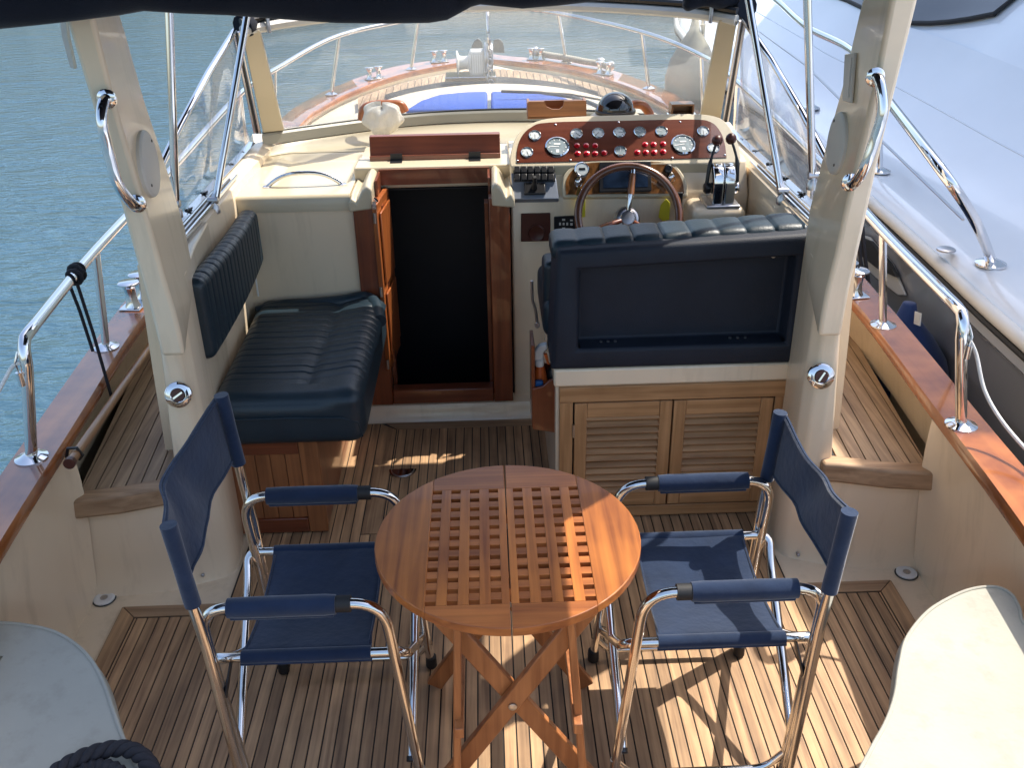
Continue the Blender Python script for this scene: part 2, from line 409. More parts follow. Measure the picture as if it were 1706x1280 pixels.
def deckZ(y): return lerp(.36, capZ(y)-.075, min(1, max(0, (y-4.3)/2.2)))
boat = empty('motor_boat', (0, 0, -.5), 'cream motor boat with varnished mahogany rail and teak decks, seen from its own cockpit', 'boat')
# hull topsides
hull = MB()
for S in (1, -1):
    rows = []
    for p in CO:
        k = 1 - max(0, (p.y-5.5)/3.2)*.35
        rows.append([Vector((S*q[0], q[1], q[2])) for q in ((p.x-.01, p.y-.004, p.z-.004), (p.x+.03*min(1, p.x*3), p.y, p.z-.07), (p.x+.06*min(1, p.x*3), p.y, p.z-.25), ((p.x+.05*min(1,p.x*3))*k, p.y-.15*(p.y > 5), -.62))])
    hull.loft(rows)
hull.build('hull', M_gel, boat)
# bulwark inner faces
bul = MB()
for S in (1, -1):
    rows = []
    for i, p in enumerate(CI):
        y = p.y; zb = 0.0 if y < BY else deckZ(y)
        xb = (1.345 if y < BY else p.x + .10*min(1, p.x)*min(1, (capZ(y)-zb)/.24))
        n = Vector((p.x+.012, p.y+.004, p.z-.005))
        mid = Vector((lerp(n.x, xb, .55)+.012, y, lerp(n.z, zb, .5)))
        rows.append([Vector((S*q[0], q[1], q[2])) for q in (n, mid, (xb, y, zb-.02))])
        if y < BY and i+1 < len(CI) and CI[i+1].y >= BY:
            xb2 = 1.335; rows.append([Vector((S*q[0], q[1], q[2])) for q in ((n.x, BY, n.z), (1.30, BY, .36), (1.345, BY, -.02))])
            rows.append([Vector((S*q[0], q[1], q[2])) for q in ((n.x, BY+.005, n.z), (1.30, BY+.005, .45), (xb2, BY+.005, .345))])
    bul.loft(rows)
bul.build('bulwark', M_gel, boat)
for S in (1, -1):
    c = MB(); rows = []
    for a, b in zip(CO, CI):
        rows.append([Vector((S*q[0], q[1], q[2])) for q in ((a.x, a.y, a.z-.032), (a.x+.004, a.y+.002, a.z-.012), (a.x-.006*min(1, a.x*9), a.y-.002, a.z), (b.x+.008*min(1, b.x*9), b.y+.002, b.z), (b.x, b.y, b.z-.012), (b.x+.003, b.y+.002, b.z-.038))])
    c.loft(rows, closed=True); c.build('cap_rail', M_cap, boat, smooth=50)
# foredeck sheet
fd = MB(); rows = []
for p in CI:
    if p.y > 4.28:
        z = deckZ(p.y); xi = 0.0; rows.append([Vector((lerp(xi, p.x*1.11, i/8), p.y, z + (.05*max(0, (p.y-4.5)/4)*(1-(i/8)**2)))) for i in range(9)])
fd.loft(rows); fm = fd.mirror(); fd.add(fm.v, fm.f); fd.build('foredeck', M_deckw, boat)
def clip(poly, cv):
    out = poly
    for i in range(len(cv)):
        a, b = cv[i], cv[(i+1) % len(cv)]; n = []
        f = lambda p: (b[0]-a[0])*(p[1]-a[1]) - (b[1]-a[1])*(p[0]-a[0])
        for j in range(len(out)):
            p, q = out[j], out[(j+1) % len(out)]; fp, fq = f(p), f(q)
            if fp >= 0: n.append(p)
            if (fp >= 0) != (fq >= 0): t = fp/(fp-fq); n.append((p[0]+(q[0]-p[0])*t, p[1]+(q[1]-p[1])*t))
        out = n
        if not out: return out
    return out
def ccw(P):
    A = sum(P[i][0]*P[(i+1) % len(P)][1]-P[(i+1) % len(P)][0]*P[i][1] for i in range(len(P)))
    return P if A > 0 else P[::-1]
def planks(m, poly, z, pitch=.0345, gap=.0042, ang=0.0, th=.005, off=0, zf=None):
    poly = ccw(list(poly)); ca, sa = math.cos(ang), math.sin(ang)
    u = [p[0]*ca + p[1]*sa for p in poly]; v = [-p[0]*sa + p[1]*ca for p in poly]
    k0 = math.floor((min(u)-off)/pitch)-1; k1 = math.ceil((max(u)-off)/pitch)+1
    for k in range(k0, k1):
        a = off+k*pitch+gap/2; b = off+(k+1)*pitch-gap/2
        rect = [(a, min(v)-1), (b, min(v)-1), (b, max(v)+1), (a, max(v)+1)]
        rect = [(x*ca-y*sa, x*sa+y*ca) for x, y in rect]
        c = clip(rect, poly)
        if len(c) >= 3:
            c = [p for i, p in enumerate(c) if (abs(p[0]-c[i-1][0])+abs(p[1]-c[i-1][1])) > 1e-5]
            if len(c) >= 3: m.prism([(p[0], p[1], (zf(p) if zf else z)-th) for p in c], (0, 0, th))
# cockpit sole: margin (cream), caulk bed, teak planks with border
MB().box((-1.36, -1.2, -.06), (1.36, 3.62, -.006)).build('floor_moulding', M_gel, boat)
cb = MB(); cb.box((-1.238, -1.0, -.006), (1.238, 2.362, .0015)); cb.box((-.902, 2.362, -.006), (.902, 2.77, .0015)); cb.box((-.902, 2.77, -.006), (.24, 3.49, .0015)); cb.build('floor_caulking', M_caulk, boat, smooth=0)
tk = MB(); B = .05; g = .0025
tk.prism([(-1.235, -1.0, 0), (-1.235+B, -1.0, 0), (-1.235+B, 2.359-B, 0), (-1.235, 2.359, 0)], (0,0,.005))
tk.prism([(1.235, -1.0, 0), (1.235, 2.359, 0), (1.235-B, 2.359-B, 0), (1.235-B, -1.0, 0)], (0,0,.005))
for x_, X_, y_ in ((-1.235+B+g*2, -.899, 2.359-B-g*2), (.899, 1.235-B-g*2, 2.359-B-g*2), (-.897, -.5175, 3.485), (-.5175, .2415, 2.70), (.2415, .897, 2.77)):
    planks(tk, [(x_, -1.0), (X_, -1.0), (X_, y_), (x_, y_)], .005)
tk.prism([(-.515, 2.705, 0), (-.447, 2.705, 0), (-.447, 3.43, 0), (-.515, 3.483, 0)], (0,0,.005))
planks(tk, [(-.442, 2.705), (.235, 2.705), (.235, 3.43), (-.442, 3.43)], .005, off=.012)
tk.build('floor_planks', M_teak, boat, smooth=0)
tx = MB()
for S in (1, -1):
    tx.prism([(S*1.233, 2.361, 0), (S*(1.233-B), 2.361-B, 0), (S*.905, 2.361-B, 0), (S*.905, 2.361, 0)], (0,0,.0052)); tx.build('floor_border_plank', M_teakx, boat, smooth=0); tx = MB()
tx.prism([(-.495, 3.487, 0), (-.442, 3.435, 0), (.235, 3.435, 0), (.235, 3.487, 0)], (0,0,.0052))
tx.build('floor_border_planks', M_teakx, boat, smooth=0)
# floor rise to the bulkheads (rounded gelcoat foot)
ft = MB(); prof = [(3.49,.0),(3.50,.012),(3.505,.05),(3.515,.075),(3.545,.085),(3.56,.095)]
ft.loft([[Vector((x, a, b)) for a, b in prof] for x in (-.98, -.5, 0, .3)]); ft.build('bulkhead_foot', M_gel, boat)
# step risers + house sides
for S in (1, -1):
    e = MB()
    # riser of the side deck, curving into the pedestal
    pl = [(1.36, 2.445), (1.25, 2.45), (1.10, 2.47), (1.02, 2.50), (.965, 2.52), (.93, 2.545), (.915, 2.60), (.925, 2.70), (.95, 2.82)]
    pl = [(q.x, q.y) for q in catmull([Vector((a, b, 0)) for a, b in pl], 5)]
    rows = []
    for z, off, fo in ((-.02, 0, .03), (.03, 0, .005), (.10, 0, 0), (.335, 0, 0)):
        rows.append([Vector((S*(x+0), y-fo, z)) for x, y in pl])
    e.loft(rows); e.build('deck_riser', M_gel, boat)
    e = MB()      # pedestal under the arch leg
    ring = lambda z: [Vector((S*x, y, z)) for x, y in ((lerp(1.045, .985, max(0, (z-.33)/.72)), 2.51), (.99, 2.495), (.95, 2.505), (.925, 2.54), (.925, 2.62), (.96, 2.86), (.98, 3.1), (1.06, 3.1), (1.055, 2.8))]
    e.loft([ring(z) for z in (.33, .5, .7, .82, .86, 1.0, 1.035)], closed=True); e.build('arch_pedestal', M_gel, boat, bevel=.012, bseg=3)
    e = MB()      # house side / coaming
    prof = [(.955, 0.0), (.975, .5), (.985, .98), (.992, 1.03), (1.02, 1.048), (1.075, 1.048), (1.10, 1.02), (1.12, .7), (1.14, .30)]
    rows = []
    for y, k in ((2.72, 0), (3.2, 0), (3.7, 0), (4.2, 0.02), (4.36, -.02)):
        rows.append([Vector((S*(x-k*(x > .99)), y, z)) for x, z in prof])
    e.loft(rows, closed=True); e.build('cabin_side', M_gel, boat)
    # teak step edge and side deck planks
    tr = MB(); pe = [(1.335, 2.43), (1.20, 2.45), (1.05, 2.495), (1.00, 2.50)]
    tr.prism([Vector((S*x, y-.03, .318)) for x, y in pe] + [Vector((S*x, y+.03, .318)) for x, y in pe[::-1]], (0, 0, .07))
    tr.build('step_edge', M_teakx, boat, bevel=.01, bseg=3)
    dk = MB(); a0 = R_(4.5)*-S
    poly = [(S*1.335, 2.462), (S*1.20, 2.482), (S*1.055, 2.527), (S*1.075, 2.9), (S*1.10, 4.3), (S*1.50, 4.3), (S*1.475, 3.7)]
    planks(dk, poly, .367, pitch=.045, ang=a0, off=S*.01, th=.006)
    dk.build('side_deck_planks', M_teakg, boat, smooth=0)
    MB().prism([Vector((x, y, .335)) for x, y in poly], (0,0,.027)).build('side_deck_caulking', M_caulk, boat, smooth=0)

# ------------------------------------------------------------------ bulkhead, counter, companionway
CT = 1.0
YH = (PZ(618,260,1.055).y+PZ(834,262,1.055).y)/2      # hinge line of the hatch board
bk = MB()
bk.box((-.985, 3.505, .08), (-.545, 3.53, CT-.02))
bk.build('bulkhead_panel', M_gel, boat, bevel=.006)
# port counter with a shallow tray
def tray(u, v):
    x = lerp(-1.0, -.555, u); y = lerp(3.50, 4.20, v); z = CT
    iu = min(max((x+.93)/.05, 0), 1)*min(max((-.575-x)/.02, 0), 1); iv = min(max((y-3.66)/.05, 0), 1)*min(max((4.16-y)/.05, 0), 1)
    z -= .022*iu*iv
    if v == 0: z -= .012
    return (x, y, z)
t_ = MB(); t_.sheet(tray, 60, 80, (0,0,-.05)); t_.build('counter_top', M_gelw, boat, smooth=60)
cm = MB()      # centre shelf behind the hatch, up to the windscreen
def shelf(u, v):
    x = lerp(-.555, 1.0, u); y = lerp(YH+.02, 4.13, v); z = CT + .03
    return (x, y, z)
cm.sheet(shelf, 20, 24, (0,0,-.05)); cm.build('dashboard_shelf', M_gelw, boat)
# moulded frame round the companionway opening
hx0, hx1 = -.455, -.03
mf = MB()
def rim(xa, xb): 
    pr = [(xa, CT-.02), (lerp(xa, xb, .15), CT+.005), (lerp(xa, xb, .35), CT-.012), (lerp(xa, xb, .6), CT+.03), (lerp(xa, xb, .8), CT+.045), (xb, CT+.03), (xb, CT-.04), (xa, CT-.05)]
    return pr
mf.loft([[Vector((x, y, z-.012*(y < 3.52))) for x, z in rim(-.56, hx0-.012)] for y in (3.47, 3.52, 3.7, YH-.03)], closed=True)
mf.loft([[Vector((x, y, z-.012*(y < 3.52))) for x, z in rim(.07, hx1+.012)] for y in (3.47, 3.52, 3.7, YH-.03)], closed=True)
mf.box((-.56, YH-.115, CT-.04), (.07, YH+.06, CT+.046)); mf.build('hatch_coaming', M_gelw, boat, bevel=.008, bseg=3)
# cabin interior: near-black surfaces stand in for its shade
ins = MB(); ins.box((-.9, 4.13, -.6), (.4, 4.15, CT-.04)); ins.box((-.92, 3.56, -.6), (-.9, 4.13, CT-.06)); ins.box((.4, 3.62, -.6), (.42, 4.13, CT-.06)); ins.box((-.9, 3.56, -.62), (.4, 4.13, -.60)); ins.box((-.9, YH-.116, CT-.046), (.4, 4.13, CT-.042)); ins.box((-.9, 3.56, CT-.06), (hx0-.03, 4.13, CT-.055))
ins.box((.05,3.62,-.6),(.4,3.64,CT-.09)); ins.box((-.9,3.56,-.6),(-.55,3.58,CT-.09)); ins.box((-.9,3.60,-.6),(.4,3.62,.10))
ins.build('cabin_shade_box', M_dark, boat, smooth=0)
dr = empty('companionway', (-.24, 3.5, 0), 'tall mahogany companionway frame around the dark opening between bench and helm', 'doorway')
f = MB(); f.box((-.545, 3.475, .10), (hx0, 3.54, CT-.022)); f.build('side_post', M_mah, dr, bevel=.004)
f = MB(); f.box((hx1, 3.475, .10), (.05, 3.54, CT-.022)); f.build('side_post', M_mah, dr, bevel=.004)
f = MB(); f.box((hx0+.001, 3.478, .10), (hx1-.001, 3.538, .165)); f.build('sill', M_mahx, dr, bevel=.005)
f = MB(); f.box((hx0-.008, 3.56, CT-.10), (hx0, YH-.13, CT+.034)); f.box((hx1, 3.56, CT-.10), (hx1+.008, YH-.13, CT+.034)); f.box((hx0-.006, YH-.129, CT-.022), (hx1+.006, YH-.117, CT+.040)); f.build('lining', M_mahx, dr)
for u_ in (hx0+.002, hx1-.016): f = MB(); f.box((u_, 3.545, .16), (u_+.014, 3.60, CT-.06)); f.build('door_stop', M_mah, dr)
dl = empty('cabin_door', (-.45, 3.52, .2), 'orange-brown wooden door leaf folded open on the port side of the companionway', 'door')
L0, L1 = Vector((-.452, 3.455, 0)), Vector((-.428, 3.70, 0))
f = MB(); P = lambda t, z, o=0: L0.lerp(L1, t) + Vector((.019*o, -.004*o, z))
M_leaf = wood('orange_brown_wood', (.22,.055,.014), (.42,.13,.035), .3, coat=.6, along='Z', grain=.8, island=.1)  # orange-brown varnished wood, used for the shelf pieces too
f.prism([P(0,.27), P(1,.27), P(1,.97), P(0,.97)], (-.019, .004, 0)); f.build('leaf', M_leaf, dl, bevel=.003)
f = MB(); f.prism([P(.12,.33,.1), P(.88,.33,.1), P(.88,.60,.1), P(.12,.60,.1)], (.008,-.002,0)); f.prism([P(.12,.64,.1), P(.88,.64,.1), P(.88,.93,.1), P(.12,.93,.1)], (.008,-.002,0)); f.build('raised_panel', M_leaf, dl, bevel=.003)
f = MB(); f.tube([(-.455,3.468,.985),(-.455,3.455,.995),(-.445,3.45,.985)], .005, 8); f.box((-.466,3.45,.955),(-.452,3.456,.985)); f.build('latch', M_chrome, dl)
f = MB()
for z in (.30,.62,.92): f.tube([(-.462,3.453,z-.02),(-.462,3.453,z+.02)], .006, 8)
f.build('hinge', M_steelb, dl)
# flipped-up hatch board
hb = empty('hatch_board', (-.24, 4.0, 1.05), 'dark mahogany hatch board flipped up behind the companionway opening', 'hatch')
a = PZ(618,260,1.055); b = PZ(834,262,1.055); yb = (a.y+b.y)/2
f = MB(); x0, x1 = a.x, b.x
f.prism([(x0,yb,1.048),(x1,yb,1.048),(x1,yb+.03,1.135),(x0,yb+.03,1.135)], (0,.025,.003)); f.build('board', M_mahx, hb, bevel=.003)
f = MB(); f.box((x0,yb-.012,1.046),(x1,yb-.002,1.066)); f.build('batten', M_mahx, hb, bevel=.002)
for px in (662, 791):
    c = PZ(px, 263, 1.048); f = MB(); f.box((c.x-.024, yb-.055, 1.0445), (c.x+.024, yb-.014, 1.049)); f.box((c.x-.024, yb-.018, 1.046), (c.x+.024, yb-.0125, 1.075)); f.tube([(c.x-.024,yb-.016,1.05),(c.x+.024,yb-.016,1.05)], .005, 8)
    f.build('hinge', M_black, hb)
# chrome grab rail on the counter
g0, g1 = PZ(443,312,1.005), PZ(570,308,1.005); gh = []
for k in range(15):
    t = k/14; p = g0.lerp(g1, t); p.z = 1.0 + .052*(1-abs(2*t-1)**2.6); p.y += .02; gh.append(p)
f = MB(); f.tube(gh, .0085, 10)
for p in (g0, g1): f.lathe([(.017,0),(.017,.004),(.010,.008)], (p.x, p.y+.02, 1.0))
tag(setmesh_origin(f.build('grab_rail', M_chrome), (g0.x, g0.y, 1)), 'low arched chrome grab rail on the cream counter above the bench', 'grab rail')

# ------------------------------------------------------------------ coachroof ahead of the windscreen, teak foredeck
trunk_px = [(585,196),(612,183),(640,171),(700,153),(760,143),(825,138),(900,140),(960,147),(1010,158),(1050,174),(1075,190)]
tp = [PZ(x, y, 1.0) for x, y in trunk_px]
xm = lambda t: t
tp = [Vector(((a.x-b.x)/2, (a.y+b.y)/2, 1.0)) for a, b in zip(tp, tp[::-1])]
tp[-1].y = tp[0].y
out = [Vector((p.x, p.y, 0)) for p in catmull(tp, 5)]
tr = MB(); rows = []
for k, (sc_, z) in enumerate(((1.05, .62), (1.03, .95), (1.01, .985), (.985, 1.0))):
    rows.append([Vector((p.x*sc_, 4.7 + (p.y-4.7)*sc_, z)) for p in out])
tr.loft(rows)
n = len(rows[-1]); tr.add(rows[-1] + [Vector((0, 4.6, 1.01))], [(i, i+1, n) for i in range(n-1)])
tr.build('coachroof', M_gel, boat)
# cabin front wall under the windscreen
base_px = [(441,219),(480,212),(520,206),(600,196),(680,188),(760,184),(820,182),(880,182),(950,184),(1010,188),(1100,195),(1203,203)]
bz = [1.09,1.085,1.08,1.075,1.07,1.07,1.07,1.07,1.07,1.075,1.082,1.09]
WB = [PZ(x, y, z) for (x, y), z in zip(base_px, bz)]
WB = [Vector(((a.x-b.x)/2, (a.y+b.y)/2, (a.z+b.z)/2)) for a, b in zip(WB, WB[::-1])]
WBs = catmull(WB, 5)
cw = MB(); cw.loft([[Vector((p.x*k, p.y+dy, z)) for p in WBs] for k, dy, z in ((1.0, -.0, 1.03), (1.01, .03, .99), (1.03, .06, .90), (1.08, .10, .45))]); cw.build('cabin_front', M_gel, boat)
fillm = MB()
r0 = [Vector((p.x, p.y-.036, p.z-.012)) for p in WBs]; r1 = [Vector((p.x, p.y-.05-.10*(1-abs(p.x)), p.z-.03)) for p in WBs]
r2 = [Vector((p.x, p.y-.08-.16*(1-abs(p.x)), p.z-.05 if p.x < -.5 else p.z-.04)) for p in WBs]; r3 = [Vector((p.x*.99, 4.17 if p.x < -.5 else 4.10, 1.002 if p.x < -.55 else 1.03)) for p in WBs]
for r_ in (r0, r1, r2):
    for p in r_: p.z -= .042
for a_, b_ in zip(r3, r2): a_.y = min(a_.y, b_.y-.01)
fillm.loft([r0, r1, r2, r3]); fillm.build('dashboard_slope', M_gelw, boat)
# teak on the foredeck
tk_px = [(600,160),(650,147),(700,133),(760,121),(825,112),(890,116),(950,125),(1000,137),(1035,151)]
def ondeck(x, y, dz=.03):
    Z = .8
    for _ in range(10): P = PZ(x, y, Z); Z = deckZ(P.y)+.05*max(0, (P.y-4.5)/4)+dz
    return P
tpk = [ondeck(*q) for q in tk_px]; tpk = [Vector(((a.x-b.x)/2, (a.y+b.y)/2, 0)) for a, b in zip(tpk, tpk[::-1])]
tpk = catmull(tpk, 4)
poly = [(p.x, p.y) for p in tpk] + [(tpk[-1].x*.8, 5.3), (tpk[0].x*.8, 5.3)]
cz = lambda x, y: deckZ(y)+.05*max(0, (y-4.5)/4)
ft = MB()
zt = max(cz(0, p.y) for p in tpk)
def zfun(p): return cz(0, p[1])*1.0 + .024
planks(ft, poly, 0, pitch=.05, gap=.005, ang=0, th=.012, zf=zfun); ft.build('foredeck_planks', M_teakg, boat, smooth=0)
fb = MB(); fb.prism([Vector((x, y, cz(0, y)-.02)) for x, y in poly], (0,0,.036)); fb.build('foredeck_caulking', M_caulk, boat, smooth=0)
# blue sun pads on the coachroof
def inset_band(xa, xb, y0, y1, zz): return [(xa, y0), (xb, y0), (xb, y1), (xa, y1)]
pad = empty('sun_pad', (0, 5.3, 1.0), 'bright blue two-part sun pad lying on the coachroof ahead of the windscreen', 'sun pad')
pL = [PZ(x, y, 1.04) for x, y in ((675,186),(700,170),(730,160),(775,155.5),(812,154.5),(812,186))]
pR = [PZ(x, y, 1.04) for x, y in ((818,186),(818,154.5),(860,154.5),(915,158),(945,166),(965,178),(975,186))]
for P in (pL, pR):
    f = MB(); f.prism([Vector((p.x, p.y, .995)) for p in P], (0,0,.055)); f.build('cushion', M_bluepad, pad, bevel=.015, bseg=3)

# ------------------------------------------------------------------ windscreen
ws = empty('windscreen', (0, 4.4, 1.08), 'wide curved windscreen in a cream frame in front of the helm', 'windscreen')
top_px = [(404,53),(430,42),(480,33),(560,24),(660,17),(760,12),(850,9),(900,9),(960,12),(1050,17),(1140,23),(1228,32)]
ty = [3.90,3.99,4.10,4.25,4.35,4.40,4.40,4.36,4.28,4.14,4.02,3.90]
WT = [PY(x, y, Y) for (x, y), Y in zip(top_px, ty)]
WT = [Vector(((a.x-b.x)/2, (a.y+b.y)/2, (a.z+b.z)/2)) for a, b in zip(WT, WT[::-1])]
WTs = catmull(WT, 5)
f = MB(); f.tube([p+Vector((0,-.0,.0)) for p in WTs], .021, 8); f.build('top_rail', M_silver, ws)
f = MB(); f.tube([p+Vector((0,.0,.034)) for p in WTs], .014, 8); f.build('top_trim', M_black, ws)
f = MB()
f.loft([[p+Vector((0, a, b)) for p in WBs] for a, b in ((-.035,-.05),(-.03,-.010),(-.02,-.002),(.02,-.004),(.02,-.05))]); f.build('bottom_rail', mat('shade_toned_frame', (.36,.34,.28), .35, var=.05), ws, smooth=30)  # cream rail coloured grey for the shade on its aft face
f = MB(); f.tube([p+Vector((0,-.005,.001)) for p in WBs], .005, 6); f.build('bottom_seal', M_black, ws)
N = len(WBs); mid = [i for i in range(N)]
f = MB(); f.loft([[b_.lerp(t_, 0.0)+Vector((0,.0,-.01)) for b_, t_ in zip(WBs, WTs)], [b_.lerp(t_, .5)+Vector((0,.012,0)) for b_, t_ in zip(WBs, WTs)], [b_.lerp(t_, .98)+Vector((0,0,-.01)) for b_, t_ in zip(WBs, WTs)]])
gl = f.build('glass', M_glass, ws); so_ = gl.modifiers.new('thickness', 'SOLIDIFY'); so_.thickness = .004
for S, i in ((-1, 0), (1, N-1)):
    b0, t0 = WBs[i], WTs[i]; f = MB()
    w0, w1 = .085, .062
    f.loft([[b0+Vector((-S*.002, -.012, .0)), b0+Vector((-S*w0, .03, 0)), b0+Vector((-S*w0, .055, 0)), b0+Vector((0, .02, 0))],
            [t0+Vector((0, -.012, .0)), t0+Vector((-S*w1, .028, 0)), t0+Vector((-S*w1, .05, 0)), t0+Vector((0, .02, 0))]], closed=True)
    f.build('corner_post', M_gelw, ws, bevel=.004)
    for k in range(3):
        f = MB(); off = Vector((S*(.010+.013*k), -.014+.008*k, 0)); f.tube([b0+off, t0+off], .0055, 8); f.build('side_track', M_steelb if k != 1 else M_black, ws)
for (a, b) in (((700,188),(905,160)),):
    pass
wp = MB(); p0 = PZ(1000,187,1.09); p1 = PY(825,152.5,p0.y+.25)
wp.tube([PZ(955,162,1.06), PZ(900,154,1.08), PZ(835,152,1.09)], .008, 8); wp.tube([PZ(1015,187,1.085), PZ(985,172,1.075), PZ(955,162,1.065)], .011, 8); wp.tube([PZ(1000,166,1.03), PZ(950,157,1.05), PZ(885,153,1.07)], .006, 6)
tag(wp.build('wiper', M_black), 'black windscreen wiper resting low on the starboard side of the glass', 'wiper')

# side curtains of clear vinyl with their frames
for S, nm in ((-1, 'port'), (1, 'starboard')):
    top = (WTs[0] if S < 0 else WTs[-1]); bas = (WBs[0] if S < 0 else WBs[-1])
    X = 1.075
    q = PX(268, 268, -X) if S < 0 else PX(1368, 240, X)
    t0 = top+Vector((S*.03, -.0, 0)); d = (q-t0); e = t0 + d*1.25
    e.x = S*X
    c = empty('side_curtain', (S*X, 3.5, 1.05), ('clear vinyl side curtain with dark snaps on the open-water side of the helm' if S < 0 else 'clear vinyl side curtain on the helm side facing the neighbouring yacht'), 'curtain')
    f = MB(); f.tube([t0, t0.lerp(e, .33)+Vector((0,0,.02)), t0.lerp(e, .66)+Vector((0,0,.02)), e], .012, 10); f.build('frame_tube', M_chrome, c)
    g0 = Vector((S*(X-.01), 4.17, 1.06)); g1 = Vector((S*(X-.01), 2.75, 1.06))
    f = MB()
    def cur(u, v, t0=t0, e=e, g0=g0, g1=g1, S=S):
        p = g0.lerp(g1, u).lerp(t0.lerp(e, u), v); p.x += S*.012*math.sin(u*17+v*5)*math.sin(PI*v); return p
    f.sheet(cur, 24, 12, (S*.003,0,0)); f.build('pane', M_clear, c)
    f = MB(); f.prism([(S*(X-.03),2.75,1.05),(S*(X-.005),2.75,1.056),(S*(X-.02),4.12,1.066),(S*(X-.045),4.12,1.06)], (0,0,.003)); f.build('bottom_strip', M_chrome, c)
    for k in range(6):
        y = 2.95+.2*k; f = MB(); cx = S*(X-.022)
        st = []
        for i in range(10):
            r = .019 if i % 2 == 0 else .006; a = 2*PI*i/10+k; st.append((cx+r*math.cos(a)*.7, y+r*math.sin(a)*1.3, 1.0605))
        f.prism(st, (0,0,.006)); f.build('snap', M_black, c, smooth=0)
# sliding window tracks on the coaming
for S in (-1, 1):
    t = empty('window_track', (S*1.0, 3.1, 1.05), ('parallel steel sliding tracks on the coaming above the bench' if S < 0 else 'parallel steel sliding tracks on the coaming beside the engine controls'), 'track')
    for k in range(3):
        f = MB(); x = .998+.017*k; f.box((S*x-.0035, 2.74, 1.046), (S*x+.0035, 3.62-.05*k, 1.058)); f.build('rail', (M_chrome, M_steelb, M_chrome)[k], t, bevel=.001)
    f = MB(); f.box((S*1.006, 2.74, 1.046), (S*1.012, 3.6, 1.0485)); f.build('slot', M_black, t)

# bimini struts
for S, (ba, tb, yb, yt, lab) in ((-1, ((357,345),(412,22),3.26,3.5,'slim steel canopy strut rising from the coaming above the bench, nearer the windscreen')), (-1, ((293,352),(281,0),2.95,3.0,'slim steel canopy strut standing right beside the port arch leg')),
        (1, ((1303,330),(1247,0),3.19,3.45,'slim steel canopy strut rising from the hinge behind the engine controls')), (1, ((1354,305),(1345,0),2.95,3.0,'slim steel canopy strut standing right beside the starboard arch leg'))):
    b0 = PX(ba[0], ba[1], S*1.0) if yb > 3 else PY(ba[0], ba[1], yb); b0.z = max(b0.z, 1.03); t0 = PY(tb[0], tb[1], yt)
    d = (t0-b0); t1 = b0 + d*(.93/d.z) if d.z else t0
    s = empty('canopy_strut', tuple(b0), lab, 'strut', 'canopy struts')
    f = MB(); f.tube([b0+d*.05, t1], .0125, 12); f.build('tube', M_chrome, s)
    f = MB(); f.lathe([(.020,-.02),(.020,0),(.012,.012),(.010,.03)], b0+Vector((0,0,0)), (0,0,1), 14); f.lathe([(.012,-.018),(.012,.018)], b0+Vector((0,0,.025)), (1,0,0), 12); f.beam(b0+Vector((0,0,.02)), b0+d*.09, .018, .018); f.build('hinge', M_steelb, s)

